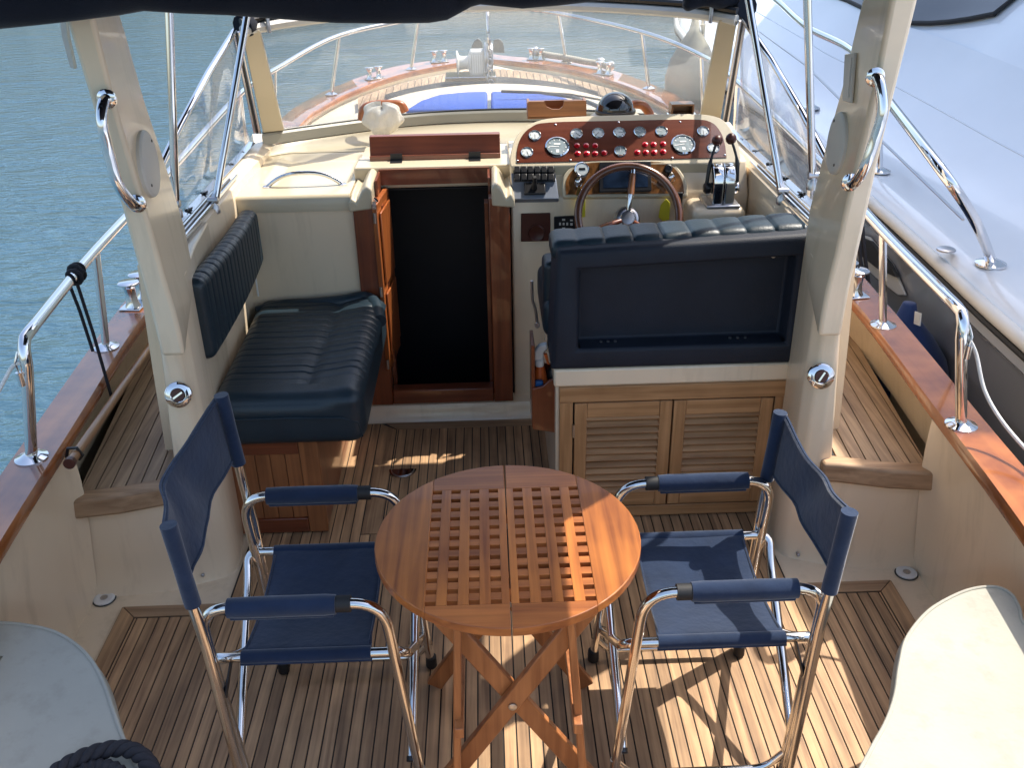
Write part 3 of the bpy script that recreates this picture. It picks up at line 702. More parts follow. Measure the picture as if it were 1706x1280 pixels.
# ------------------------------------------------------------------ arch legs with handles and speakers
Lsec = [((96,-60),(133,-60),(172,-60)),((108,35),(155,35),(199,35)),((126,100),(168,100),(219,100)),((147,166),(185,166),(243,166)),((170,240),(205,240),(267,240)),((191,312),(226,312),(290,312)),((214,400),(252,400),(314,400)),((219,420),(258,420),(320,422)),((243,500),(284,505),(316,505)),((272,587),(302,587),(310,587))]
Rsec = [((1535,-60),(1496,-60),(1440,-60)),((1524,15),(1478,15),(1421,15)),((1508,80),(1463,85),(1411,80)),((1490,160),(1450,165),(1396,160)),((1470,235),(1432,240),(1380,235)),((1455,310),(1415,312),(1361,310)),((1438,375),(1397,380),(1347,352)),((1432,400),(1392,405),(1346,395)),((1412,480),(1375,480),(1350,480)),((1390,555),(1366,555),(1357,555))]
for S, sec in ((-1, Lsec), (1, Rsec)):
    LV = [(1.98,1.045,.972,2.62),(1.75,1.027,.960,2.67),(1.56,1.011,.953,2.70),(1.45,1.002,.944,2.72),(1.35,.995,.936,2.735),(1.20,.987,.924,2.75),(1.10,.981,.918,2.735),(1.0,.974,.908,2.66),(.92,.972,.904,2.56),(.855,.970,.902,2.465)]
    rows = []
    for z, xo_, xr, yi in LV:
        a = Vector((S*xo_, 2.42, z)); b = Vector((S*xr, 2.42, z)); c = Vector((S*(xr+.02), yi, z-.07*(yi-2.465)/.28))
        rows.append([a, b, b.lerp(c, .5)+Vector((-S*.004,0,0)), c, Vector((S*xo_, yi, c.z))])
    top = [p+Vector((0,0,.25)) for p in rows[0]]
    leg = empty('arch_leg', (rows[-1][0].x, 2.45, .85), ('cream moulded arch leg rising on the open-water side, chrome handle on its edge' if S < 0 else 'cream moulded arch leg beside the helm seat, with a switch plate above its speaker'), 'arch leg')
    f = MB(); f.loft([top]+rows, closed=True); body = f.build('body', M_gel, leg, smooth=30, bevel=.012, bseg=3)
    # chrome handle
    hp = [(164,172),(170,205),(180,250),(196,305),(216,350)] if S < 0 else [(1473,135),(1470,185),(1458,230),(1442,275),(1430,314)]
    H = [PY(x, y, 2.35) for x, y in hp]; H[0].y = 2.405; H[-1].y = 2.405
    f = MB(); f.tube(catmull([H[0], H[0]+Vector((0,-.030,-.008)), H[1], H[2], H[3], H[-1]+Vector((0,-.030,.010)), H[-1]], 6), .014, 14)
    for p in (H[0], H[-1]): f.lathe([(.024,.0),(.024,-.004),(.017,-.009)], Vector((p.x, 2.41, p.z)), (0,1,0), 20, sx=1.0)
    f.build('grab_handle', M_chrome, leg)
    # oval speaker cover on the inboard face
    c = (245,273) if S < 0 else (1397,239); ii = 4
    b = rows[ii][1]-Vector((S*.004,0,0)); cc = rows[ii][3]-Vector((S*.004,0,0)); nrm = (rows[ii+1][1]-rows[ii][1]).cross(cc-b).normalized()
    if nrm.x*S > 0: nrm = -nrm
    ctr = PP(c[0], c[1], b, nrm); up = PP(c[0], c[1]-48, b, nrm)-ctr
    upn = up.normalized(); sd = nrm.cross(upn); rw = abs((PP(c[0]+15, c[1], b, nrm)-ctr).dot(sd)); 
    f = MB(); f.lathe([(up.length,-.004),(up.length,.006),(up.length*.94,.011),(up.length*.9,.012)], ctr, nrm, 40, ref=upn)
    V = []
    for p in f.v:
        p = Vector(p); d = p-ctr; q = d.dot(sd); V.append(p - sd*(q*(1-min(1, .075/up.length*1.0))))
    f.v = [tuple(v) for v in V]; f.build('speaker_cover', M_vent, leg)
    for kz in (-.75, .78):
        f = MB(); f.lathe([(.004,.0),(.004,.002)], ctr+upn*up.length*kz+nrm*.012, nrm, 8); f.build('screw', M_black, leg)
    if S > 0:
        ps = [PP(x, y, rows[3][1], nrm)+nrm*.004 for x, y in ((1414,90),(1431,88),(1424,172),(1410,168))]
        f = MB(); f.prism(ps, nrm*.008); f.build('switch_plate', M_vent, leg, bevel=.003)
        ps = [PP(x, y, rows[3][1], nrm)+nrm*.012 for x, y in ((1417,97),(1427,96),(1421,164),(1413,162))]
        f = MB(); f.prism(ps, nrm*.002); f.build('switch_label', M_silver, leg)
    else:
        a = PY(100,38,2.42); f = MB(); P4 = [PY(x, y, 2.60) for x, y in ((96,0),(106,0),(112,60),(124,115),(117,112),(103,60))]; f.prism(P4, (0,.02,0)); f.build('rain_gutter', M_silver, leg)
# round chrome vents on the pedestals
for S, c in ((-1, (297,658)), (1, (1368,627))):
    p = PY(c[0], c[1], 2.485); n = Vector((-S*.12, -1, .30)).normalized(); v = empty('pedestal_vent', tuple(p), ('round chrome fitting with a slotted dark centre on the port pedestal' if S < 0 else 'round chrome fitting with a slotted dark centre on the starboard pedestal'), 'vent', 'round chrome fittings on the pedestals')
    f = MB(); f.lathe([(.039,-.012),(.039,.003),(.033,.007),(.022,.0085),(.019,.006),(.017,.006)], p, n, 40); f.build('flange', M_chrome, v)
    f = MB(); f.lathe([(.0185,.004),(.0185,.0085)], p, n, 32); f.build('centre', M_brown, v)
    sd = n.cross(Vector((0,0,1))).normalized(); up = sd.cross(n); d = (sd*(-.8)*1+up*.5).normalized() if S < 0 else (sd*(-.5)+up*.85).normalized()
    f = MB(); f.beam(p+n*.0105-d*.016, p+n*.0105+d*.016, .0055, .003, n); f.build('slot_bar', M_chrome, v)

# ------------------------------------------------------------------ canopy and its rolled canvas
cn = empty('canopy', (0, 1.9, 1.97), 'dark navy canvas canopy overhead, only its sagging rolled edge showing across the top', 'canopy')
def roof(u, v):
    y = lerp(1.40, 3.80, v); hw = interp([(1.9,.82),(2.2,.84),(2.35,1.02),(3.1,1.04)], y); x = lerp(-1.15, hw, u) if y < 2.5 else lerp(-hw-.1, hw, u)
    return (x, y, 1.975 + .045*(1-(x/hw)**2) + .015*math.sin(y*3))
f = MB(); f.sheet(roof, 24, 24, (0,0,.008)); f.build('roof_panel', M_canopy, cn)
low = [(-60,52),(0,48),(60,42),(130,34),(200,25),(240,18),(300,22),(380,25),(430,29),(500,34),(560,38),(640,39),(715,38),(745,33),(765,22),(785,11),(800,7),(830,10),(870,14),(930,9),(1000,1),(1080,-8),(1150,-12)]
f = MB(); rows = []
for i, (x, y) in enumerate(low):
    p = PY(x, y, 2.30); r = .055 + .02*math.sin(i*1.7); hgt = 1.97-p.z
    rows.append([Vector((p.x, 2.30 + r*math.cos(a)*.8, p.z + r + r*math.sin(a))) if math.sin(a) < .2 else Vector((p.x, 2.30 + r*math.cos(a)*.7, 1.99)) for a in [2*PI*k/16 for k in range(16)]])
R2 = []
for a, b in zip(rows, rows[1:]):
    for t in (0, .33, .66): R2.append([p.lerp(q, t) for p, q in zip(a, b)])
R2.append(rows[-1]); f.loft(R2, closed=True); f.build('rolled_edge', M_canopy, cn, smooth=60)
for nm, P in (('port', [(404,44),(440,26),(500,10),(560,2)]), ('starboard', [(1245,12),(1215,10),(1185,8),(1160,2),(1100,-6)])):
    f = MB(); pts = [PY(x, y, 3.92+.12*i) for i, (x, y) in enumerate(P)]; f.tube(catmull(pts, 4), [.045+.006*math.sin(i*2.) for i in range(len(catmull(pts, 4)))], 12)
    tag(setmesh_origin(f.build('canvas_roll', M_canopy), pts[0]), 'black canvas rolled along the %s top corner of the windscreen' % nm, 'canvas roll')
f = MB(); f.rbox((.875, 3.95, 1.78), (.12, .035, .20), .03, (8,3,10), disp=lambda p, n: .008*math.sin(p.z*40+p.x*13)+.006*math.sin(p.x*50)); tag(setmesh_origin(f.build('folded_curtain', M_canopy), (.875,3.95,1.6)), 'black folded front curtain bunched up above the starboard windscreen corner', 'curtain')
for px in ((448,32),(1183,16)):
    p = PY(px[0], px[1], 3.98); f = MB(); f.tube([p+Vector((0,-.02,.03)), p+Vector((0,-.028,-.01)), p+Vector((0,-.02,-.045))], .008, 8)
    tag(setmesh_origin(f.build('strap_buckle', M_steelb), p), 'small steel strap buckle on the windscreen top rail, %s end' % ('port' if px[0] < 800 else 'starboard'), 'buckle')

# ------------------------------------------------------------------ bench
be = empty('bench', (-.7, 3.1, 0), 'dark blue pleated vinyl bench on a reddish teak locker along the port side', 'bench')
f = MB(); f.box((-.955, 2.735, .012), (-.635, 3.47, .395)); f.build('locker', M_mah, be)
for a, b in (((-.945, 2.718, .012), (-.90, 2.736, .39)), ((-.695, 2.718, .012), (-.63, 2.736, .39))): f = MB(); f.box(a, b); f.build('stile', M_loc, be, bevel=.003)
for a, b in (((-.899, 2.719, .335), (-.696, 2.736, .389)), ((-.899, 2.719, .012), (-.696, 2.736, .07))): f = MB(); f.box(a, b); f.build('rail', M_mahx, be, bevel=.003)
f = MB()
for k in range(4): f.box((-.898+.0508*k, 2.727, .071), (-.849+.0508*k-.0005, 2.736, .334))
f.build('door_panel', M_loc, be, bevel=.0015)
def pleat(p, n):
    if n.z < .3: return 0
    y = p.y; d = 0
    if -.33 < y: 
        ph = ((y+.33)/.046) % 1; d = -.0045*math.exp(-((min(ph, 1-ph))/.07)**2)
        if p.x > .235 or y > .40: d = 0
    sm = -.010*math.exp(-((p.x-.07-.015*math.sin(y*3))/.018)**2) if -.33 < y < .36 else 0
    wv = .006*math.sin(p.y*4+p.x*3)
    return d+sm+wv + (.012*math.exp(-((p.x-.2)/.06)**2))
f = MB(); f.rbox((-.705, 3.085, .49), (.25, .425, .098), .055, (22, 150, 5), disp=pleat, rot=None); f.build('seat_cushion', M_vinyl, be, smooth=50)
f = MB(); pts = [PZ(x, y, z) for x, y, z in ((428,522,.56),(470,511,.57),(520,508,.575),(570,503,.585),(608,497,.59),(626,510,.585),(632,535,.57))]
f.tube(catmull(pts, 5), .028, 12); f.build('bolster', M_vinyl, be)
f = MB(); f.tube([(-.90, 2.655, .51), (-.7, 2.652, .512), (-.53, 2.655, .505), (-.478, 2.67, .48), (-.47, 2.68, .42)], .0035, 6); f.build('piping', M_vinyl, be)
bb = be
def pl2(p, n):
    ph = ((p.y+.40)/.042) % 1
    return (-.004*math.exp(-((min(ph, 1-ph))/.08)**2)) if n.x > .1 or n.z > .3 else 0
f = MB(); f.rbox((-.938, 3.08, .835), (.036, .40, .135), .034, (3, 130, 14), disp=pl2)
V = []
for x, y, z in f.v:
    t = (y-2.68)/.8; k = .80+.20*math.sin(PI*min(1, max(0, t))**.8) ; zc = .845 + .0*t; z = zc + (z-.835)*lerp(1.02, .80, t) + .012*t; V.append((x + .012*math.sin(PI*t), y, z))
f.v = V; bkc = f.build('backrest', M_vinyl, bb, smooth=50)
f = MB(); f.box((-.974, 2.70, .78), (-.965, 3.46, .90)); f.build('backing_board', M_black, bkc)
f = MB(); f.tube([(-.955, 3.497, .93), (-.955, 3.497, .60)], .004, 8); tag(setmesh_origin(f.build('corner_seam', M_white), (-.955,3.497,.6)), 'thin pale sealant seam in the corner behind the bench', 'seam')

# ------------------------------------------------------------------ helm seat and louvred cabinet
hs = empty('helm_seat', (.57, 2.85, .62), 'dark blue vinyl helm seat seen from behind, with a hollow back and pleated top', 'helm seat')
x0, x1, z0, z1 = .158, .982, .608, 1.055; ix0, ix1, iz0, iz1 = .245, .925, .685, .985; ya = 2.74
f = MB()
ob = [(x0,z0),(x1,z0),(x1-.012,z1),(x0+.018,z1)]; ib = [(ix0,iz0),(ix1,iz0),(ix1,iz1),(ix0,iz1)]
def ring4(L, y): return [Vector((a, y, b)) for a, b in L]
def shrink(L, d):
    cx = sum(a for a, b in L)/4; cz = sum(b for a, b in L)/4
    return [(a+d*(1 if a < cx else -1), b+d*(1 if b < cz else -1)) for a, b in L]
rows = [ring4(ob, ya+.22), ring4(ob, ya+.02), ring4(shrink(ob,.006), ya+.006), ring4(shrink(ob,.02), ya), ring4(shrink(ib,-.012), ya), ring4(shrink(ib,-.003), ya+.004), ring4(ib, ya+.012), ring4(shrink(ib,.006), ya+.075)]
V = [p for r in rows for p in r]; F = []
for i in range(len(rows)-1):
    for k in range(4): l = (k+1) % 4; F.append((i*4+k, i*4+l, (i+1)*4+l, (i+1)*4+k))
n = len(rows); F.append(tuple((n-1)*4+k for k in range(4))); F.append((3,2,1,0))
V = [Vector((p.x, p.y, p.z + (p.x-.98)*.045*max(0, (p.z-.66)/.4))) for p in V]; f.add(V, F); f.build('back_shell', M_vinylm, hs, smooth=60, bevel=.012, bseg=3)
def pl3(p, n):
    if n.z < -.2: return 0
    ph = ((p.x+.41)/.0885) % 1; return -.006*math.exp(-((min(ph, 1-ph))/.035)**2) + .003*math.sin(ph*PI)
f = MB(); f.rbox((.567, 2.865, 1.036), (.408, .078, .032), .028, (110, 6, 3), disp=pl3); f.v = [(x, y, z+(x-.98)*.045) for x, y, z in f.v]; f.build('top_cushion', M_vinyl, hs, smooth=50)
f = MB(); f.rbox((.565, 3.14, .70), (.42, .20, .07), .035, (20, 8, 3)); f.build('seat_cushion', M_vinyl, hs)
f = MB(); f.rbox((.175, 3.03, .80), (.028, .06, .10), .024, (3,6,6)); f.build('side_bolster', M_vinyl, hs)
f = MB(); f.tube([PY(886,468,3.0), PY(887,500,3.0), PY(892,515,3.0), PY(896,545,3.0)], .005, 8); f.lathe([(.010,0),(.010,.008)], PY(895,541,3.0), (0,-1,0), 12); f.build('bracket', M_steelb, hs)
f = MB(); f.lathe([(.008,0),(.008,.004),(.004,.005)], PY(1288,425,ya+.075)+Vector((0,-.002,0)), (0,-1,0), 14); f.build('press_stud', M_steelb, hs)
for px in (1005,1017,1029,1220,1233,1246):
    p = PZ(px, 583 if px < 1100 else 570, iz0+.004); f = MB(); f.lathe([(.0055,0),(.0055,.003)], (p.x, ya+.045, iz0+.004), (0,0,1), 10); f.build('screw', M_steelb, hs)
cab = empty('louvred_cabinet', (.58, 2.8, 0), 'light teak cabinet with two louvred doors under the helm seat', 'cabinet')
f = MB(); f.box((.168, 2.752, .541), (.985, 3.40, .607)); f.box((.176, 2.775, .0), (.985, 3.40, .542)); f.build('base_moulding', M_gel, cab, bevel=.008)
yf = 2.752
f = MB(); f.box((.186, yf-.006, .485), (.975, yf+.022, .543)); f.build('top_rail', M_cabx, cab, bevel=.003)
f = MB(); f.box((.187, yf-.003, .012), (.232, yf+.022, .484)); f.build('stile', M_cabz, cab, bevel=.002)
f = MB(); f.box((.915, yf-.003, .012), (.974, yf+.022, .484)); f.build('stile', M_cabz, cab, bevel=.002)
f = MB(); f.box((.233, yf-.003, .012), (.914, yf+.022, .055)); f.build('bottom_rail', M_cabx, cab, bevel=.002)
f = MB(); f.box((.234, yf+.018, .056), (.913, yf+.0215, .484)); f.build('gap_shade_sheet', M_caulk, cab)  # black sheet standing in for the shade behind the louvres
for i, (a, b) in enumerate(((.238, .568), (.573, .910))):
    d = empty('louvred_door', (a, yf, .06), 'x', 'x'); del d['label']; del d['category']; d.name = 'louvred_door'; attach(d, cab)
    zb, zt = .060, .480; sw = .042
    for u_ in (a, b-sw): f = MB(); f.box((u_, yf-.004, zb), (u_+sw, yf+.016, zt)); f.build('stile', M_cabz, d, bevel=.002)
    for u_ in (zt-.055, zb): f = MB(); f.box((a+sw+.0006, yf-.003, u_), (b-sw-.0006, yf+.015, u_+.055)); f.build('rail', M_cabx, d, bevel=.002)
    f = MB(); ns = 12
    for k in range(ns):
        z = zb+.062 + (zt-zb-.122)*k/(ns-1)
        f.beam((a+sw-.002, yf+.004, z), (b-sw+.002, yf+.004, z), .0225, .0065, (0,-.85,1))
    f.build('louvres', M_cabx, d, smooth=0)
f = MB(); f.tube([(.2355, yf-.006, .40), (.2355, yf-.006, .35)], .004, 8); f.box((.231, yf-.006, .35), (.235, yf-.001, .40)); f.build('hinge', M_steelb, cab)
f = MB(); f.box((.9115, yf-.008, .39), (.9145, yf-.002, .42)); f.build('catch', M_black, cab)
# side pocket with spray bottle
pk = empty('wooden_pocket', (.12, 2.85, .4), 'mahogany holder box screwed to the side of the helm seat base', 'holder')
A = [PY(x, y, 2.83) for x, y in ((887,649),(905,644),(916,634),(929,632),(929,722),(888,716))]
f = MB(); f.prism(A, (0,.012,0)); f.build('front_board', M_mah, pk, bevel=.002)
ax0, ax1 = A[0].x, A[3].x; zb, zt = A[5].z, A[0].z
f = MB(); f.box((ax0-.002, 2.843, zb), (ax0+.010, 2.97, zt+.16)); f.build('side_board', M_mah, pk, bevel=.002)
f = MB(); f.box((ax0+.010, 2.96, zb), (ax1+.01, 2.97, zt+.03)); f.build('back_board', M_mah, pk)
f = MB(); f.box((ax0+.010, 2.843, zb), (ax1, 2.96, zb+.012)); f.build('bottom_board', M_mahx, pk)
sb = empty('spray_bottle', tuple(PY(895,700,2.90)), 'orange spray bottle with a white trigger head standing in the wooden holder', 'spray bottle')
c = PY(900,640,2.90); cx, cz_ = c.x, zt
f = MB(); f.lathe([(.026,zb+.012),(.028,zb+.03),(.028,zt-.02),(.022,zt+.02),(.014,zt+.055)], (cx,2.90,0), (0,0,1), 20); f.build('bottle', M_orange, sb)
f = MB(); f.lathe([(.015,zt+.052),(.017,zt+.075),(.014,zt+.085)], (cx-.002,2.90,0), (0,0,1), 16); f.prism([(cx-.022,2.888,zt+.08),(cx-.020,2.888,zt+.115),(cx-.004,2.888,zt+.135),(cx+.024,2.888,zt+.142),(cx+.026,2.888,zt+.125),(cx+.012,2.888,zt+.11),(cx+.010,2.888,zt+.08)], (0,.026,0)); f.build('spray_head', M_white, sb, bevel=.006, bseg=3)
f = MB(); f.prism([(cx+.012,2.895,zt+.10),(cx+.024,2.895,zt+.10),(cx+.032,2.895,zt+.06),(cx+.026,2.895,zt+.06)], (0,.012,0)); f.build('trigger', M_orange, sb)
f = MB(); f.lathe([(.020,zb+.02),(.022,zt-.0),(.020,zt+.03),(.006,zt+.045)], (cx+.045,2.915,0), (0,0,1), 16)
tag(setmesh_origin(f.build('flashlight', M_black), (cx+.045,2.915,zb+.02)), 'black cylindrical tool standing behind the spray bottle in the holder', 'tool')
f = MB(); f.rbox((cx-.006,2.862,zt-.012), (.014,.010,.03), .006, (3,3,3)); tag(setmesh_origin(f.build('lighter', M_bluep), (cx-.006,2.862,zt-.04)), 'small blue bottle squeezed in front inside the wooden holder', 'bottle')

# ------------------------------------------------------------------ helm console
hc = empty('helm_console', (.55, 3.6, 0), 'cream helm console with an arched mahogany instrument panel', 'console')
f = MB(); prof = [(3.55,.02),(3.55,.945),(3.558,.962),(3.62,1.06),(3.66,1.072),(4.10,1.05),(4.10,.02)]
f.prism([(.058, y, z) for y, z in prof], (.925,0,0)); f.build('body', M_gel, hc, bevel=.008, bseg=3)
pn = Vector((0, -.8, 1)).normalized(); pp = Vector((.5, 3.62, 1.07))
PD = lambda x, y, o=0: PP(x, y, pp, pn) + pn*o
outl = [(851,281),(849,268),(856,238),(872,216),(902,202),(950,197),(1040,194),(1130,192),(1180,194),(1206,204),(1222,226),(1231,250),(1233,274)]
oc = []
for a in catmull([Vector((x, y, 0)) for x, y in outl], 4): oc.append(PD(a.x, a.y, .012))
oc2 = [p.copy() for p in oc]
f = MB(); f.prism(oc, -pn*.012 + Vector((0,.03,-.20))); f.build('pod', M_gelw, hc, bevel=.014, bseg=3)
wl = [(861,275),(861,256),(868,233),(885,216),(915,208),(1040,205),(1150,203),(1182,207),(1198,222),(1206,243),(1209,266)]
wp_ = [PD(a.x, a.y, .0125) for a in catmull([Vector((x, y, 0)) for x, y in wl], 4)]
ip = empty('instrument_panel', tuple(PD(1030,240,.015)), 'arched glossy mahogany instrument panel with round gauges and red warning lights', 'instrument panel')
f = MB(); f.prism(wp_, pn*.003); f.build('face', M_panel, ip, smooth=0)
def gauge(x, y, r, ang, big=False, pale=True):
    c = PD(x, y, .0155); side_ = Vector((1,0,0)); up = pn.cross(side_)
    f = MB(); f.lathe([(r*1.12,0),(r*1.12,.004),(r*1.0,.007),(r*.97,.004),(r*.97,.002)], c, pn, 28); g_ = f.build('gauge', M_chrome, ip)
    f = MB(); f.lathe([(r*.965,.0018),(r*.965,.0028)], c, pn, 28); f.build('dial', M_dialw if pale and not big else M_dial, g_)
    d = side_*math.cos(ang) + up*math.sin(ang); o_ = c+pn*.0036
    f = MB(); f.beam(o_-d*r*.15, o_+d*r*.8, r*.07, .0006, pn); f.build('needle', M_white if big or not pale else M_black, g_)
    f = MB()
    for k in range(8 if big else 6):
        a = R_(225) - R_(270)*k/(7 if big else 5); dd = side_*math.cos(a)+up*math.sin(a); f.beam(o_+dd*r*.72, o_+dd*r*.86, r*.09, .0006, pn)
    if big: f.beam(o_+up*r*.3-side_*r*.3, o_+up*r*.3+side_*r*.3, r*.16, .0006, pn); f.beam(o_-up*r*.5-side_*r*.14, o_-up*r*.5+side_*r*.14, r*.35, .0006, pn)
    f.build('scale_marks', M_white if big or not pale else M_black, g_)
rs = .0215
for x, y, a, pl in ((891,230,-1.6,1),(878,258,-1.3,1),(960,227,-.8,1),(996,226,-2.3,1),(1031,225,0,1),(1065,224,2.6,0),(1101,223,2.7,0),(1033,256,1.57,0),(1170,223,-1.57,1),(1187,251,-1.6,1)):
    gauge(x, y, rs, a, False, bool(pl))
gauge(928, 249, .042, 3.1, True); gauge(1137, 245, .042, 3.3, True)
for x, y in ((961,247),(976,247),(991,247),(962,260),(977,260),(991,260),(1006,259),(1074,245),(1088,245),(1104,244),(1061,258),(1075,258),(1089,258),(1104,257)):
    c = PD(x, y, .0155); f = MB(); f.lathe([(.0115,0),(.0115,.003),(.0085,.0045)], c, pn, 18); l_ = f.build('warning_light', M_red, ip)
    f = MB(); f.lathe([(.0065,.003),(.006,.008),(.002,.010)], c, pn, 14); f.build('lens', M_red, l_)
for x, y in ((925,212),(1030,208),(1132,207),(862,272),(950,271),(1119,267),(1206,262)):
    f = MB(); f.lathe([(.0042,0),(.004,.0018),(.001,.003)], PD(x, y, .0155), pn, 10); f.build('screw', M_chrome, ip)
# lower instrument recess
n2 = Vector((0, -1.6, 1)).normalized(); p2 = Vector((.5, 3.583, 1.03)); PE = lambda x, y, o=0: PP(x, y, p2, n2)+n2*o
rimo = [(938,330),(936,305),(942,288),(958,274),(985,268),(1040,267),(1100,267),(1122,273),(1136,288),(1144,305),(1146,328)]
rc = [PE(a.x, a.y, .006) for a in catmull([Vector((x, y, 0)) for x, y in rimo], 4)]
f = MB(); f.prism(rc, -n2*.05); f.build('recess_rim', M_gelw, hc, bevel=.006)
ri = [(943,325),(942,306),(948,291),(962,278),(987,272),(1040,271),(1098,271),(1117,277),(1130,290),(1137,306),(1139,323)]
rc = [PE(a.x, a.y, .0065) for a in catmull([Vector((x, y, 0)) for x, y in ri], 4)]
f = MB(); f.prism(rc, n2*.002); f.build('burl_panel', M_burl, hc, smooth=0)
dsp = empty('chart_display', tuple(PE(1038,298,.01)), 'dark rectangular display screen behind the steering wheel', 'display')
f = MB(); q4 = [PE(x, y, .0088) for x, y in ((998,322),(998,273),(1083,271),(1084,320))]; f.prism(q4, n2*.014); f.build('casing', M_black, dsp, bevel=.002)
f = MB(); q4 = [PE(x, y, .0232) for x, y in ((1004,316),(1004,280),(1077,278),(1078,314))]; f.prism(q4, n2*.0006); f.build('screen', mat('display_glass', (.012,.022,.045), .1, var=.9, scale=14), dsp, smooth=0)
f = MB(); q4 = [PE(x, y, .0232) for x, y in ((1031,275.5),(1047,275),(1047,274.2),(1031,274.7))]; f.prism(q4, n2*.0006); f.build('badge', M_white, dsp, smooth=0)
mt = empty('digital_meter', tuple(PE(969,285,.01)), 'small round digital meter with a chrome ring at the port end of the burl panel', 'meter')
c = PE(969,284,.009); f = MB(); f.lathe([(.029,0),(.029,.008),(.025,.012),(.023,.010)], c, n2, 30); f.build('ring', M_chrome, mt)
f = MB(); f.lathe([(.0235,.008),(.0235,.0105)], c, n2, 30); f.build('face', M_dialw, mt)
up2 = n2.cross(Vector((1,0,0))); f = MB(); f.beam(c+n2*.011-Vector((.012,0,0)), c+n2*.011+Vector((.012,0,0)), .009, .0012, n2); f.build('readout', M_black, mt)
def keyring(px, py, lab, tagc):
    c = PE(px, py, .02); k = empty('key_bunch', tuple(c), lab, 'keys')
    f = MB(); f.lathe([(.012,-.012),(.012,.012),(.008,.014)], c, n2, 18); f.build('lock_barrel', M_chrome, k)
    f = MB(); f.beam(c+n2*.012, c+n2*.035, .014, .003); f.build('key', M_brass, k)
    f = MB(); ctr = c+n2*.030+Vector((.0,-.004,-.018)); f.tube([ctr+Vector((.014*math.cos(t), -.004*math.sin(t), .016*math.sin(t))) for t in [2*PI*i/20 for i in range(20)]], .0014, 6, closed=True); f.build('ring', M_chrome, k)
    f = MB(); e = ctr+Vector((0,-.003,-.016)); f.beam(e, e+Vector((.010,0,-.035)), .011, .002, (0,1,0)); f.beam(e+Vector((.002,-.003,0)), e+Vector((-.006,-.003,-.030)), .010, .002, (0,1,0)); f.build('spare_key', M_brass, k)
    f = MB(); t = PY(*tagc, e.y-.008); tw = .022
    f.prism([t+Vector((-tw,0,-.028)), t+Vector((-tw*.2,0,-.045)), t+Vector((tw,0,-.040)), t+Vector((tw*.95,0,.028)), t+Vector((.2*tw,0,.045)), t+Vector((-tw*.7,0,.02))], (0,.005,0)); f.build('tag', M_yellow, k, bevel=.002)
    return k
keyring(962, 303, 'keys on a ring with a yellow tag at the port end of the burl panel', (966,345))
k2 = keyring(1115, 296, 'keys on a ring with a yellow tag beside the engine controls', (1107,350))
f = MB(); f.rbox(PY(1131,335,3.50), (.014,.005,.035), .005, (3,2,4)); tag(setmesh_origin(f.build('black_fob', M_black), PY(1131,335,3.50)), 'black oval fob hanging right of the steering wheel rim', 'key fob')
f = MB(); f.lathe([(.016,0),(.016,.014),(.011,.016),(.010,.012)], PE(1112,283,.009), n2, 20); tag(setmesh_origin(f.build('ignition_barrel', M_black), PE(1112,283,.009)), 'black round ignition socket above the right-hand keys', 'ignition switch')
f = MB(); f.lathe([(.017,0),(.017,.003)], PE(1103,303,.009), n2, 20); tag(setmesh_origin(f.build('blank_plug', M_brown), PE(1103,303,.009)), 'dark brown round plug low on the burl panel beside the keys', 'plug')
# switch and joystick plate
n3 = Vector((0,-1.05,1)).normalized(); p3 = Vector((.15,3.585,1.01)); PS = lambda x, y, o=0: PP(x, y, p3, n3)+n3*o
sp = empty('switch_plate', tuple(PS(890,310,0)), 'grey plate with two rows of black rocker switches and a small joystick', 'switch panel')
f = MB(); f.prism([PS(*q, .010) for q in ((855,334),(851,284),(924,283),(931,333))], -n3*.03); f.build('plate', M_grey, sp, bevel=.003)
f = MB(); f.prism([PS(*q, .012) for q in ((856,306),(855,282),(923,281),(925,306))], n3*.008); f.build('switch_block', M_black, sp, bevel=.002)
for r in range(2):
    for k in range(6):
        x = 861.5+11.2*k; y = 288+12.5*r; hh = (4.8, 4.8)
        f = MB(); f.prism([PS(x-4.6, y+5.2, .021), PS(x-4.6, y-5.0, .021), PS(x+4.6, y-5.0, .021), PS(x+4.6, y+5.2, .021)], n3*.010); f.build('rocker_switch', M_black, sp, bevel=.002)
f = MB(); f.prism([PS(*q, .0105) for q in ((873,328),(873,308),(908,308),(909,327))], n3*.012); f.build('joystick_base', M_black, sp, bevel=.004)
f = MB(); a = PS(890,317,.02); f.tube([a+n3*.0, a+n3*.015, a+n3*.03+Vector((0,0,.005)), a+n3*.05+Vector((0,0,.012)), a+n3*.058+Vector((0,0,.014))], [.013,.012,.008,.008,.006], 14); f.build('joystick', M_rubber, sp)
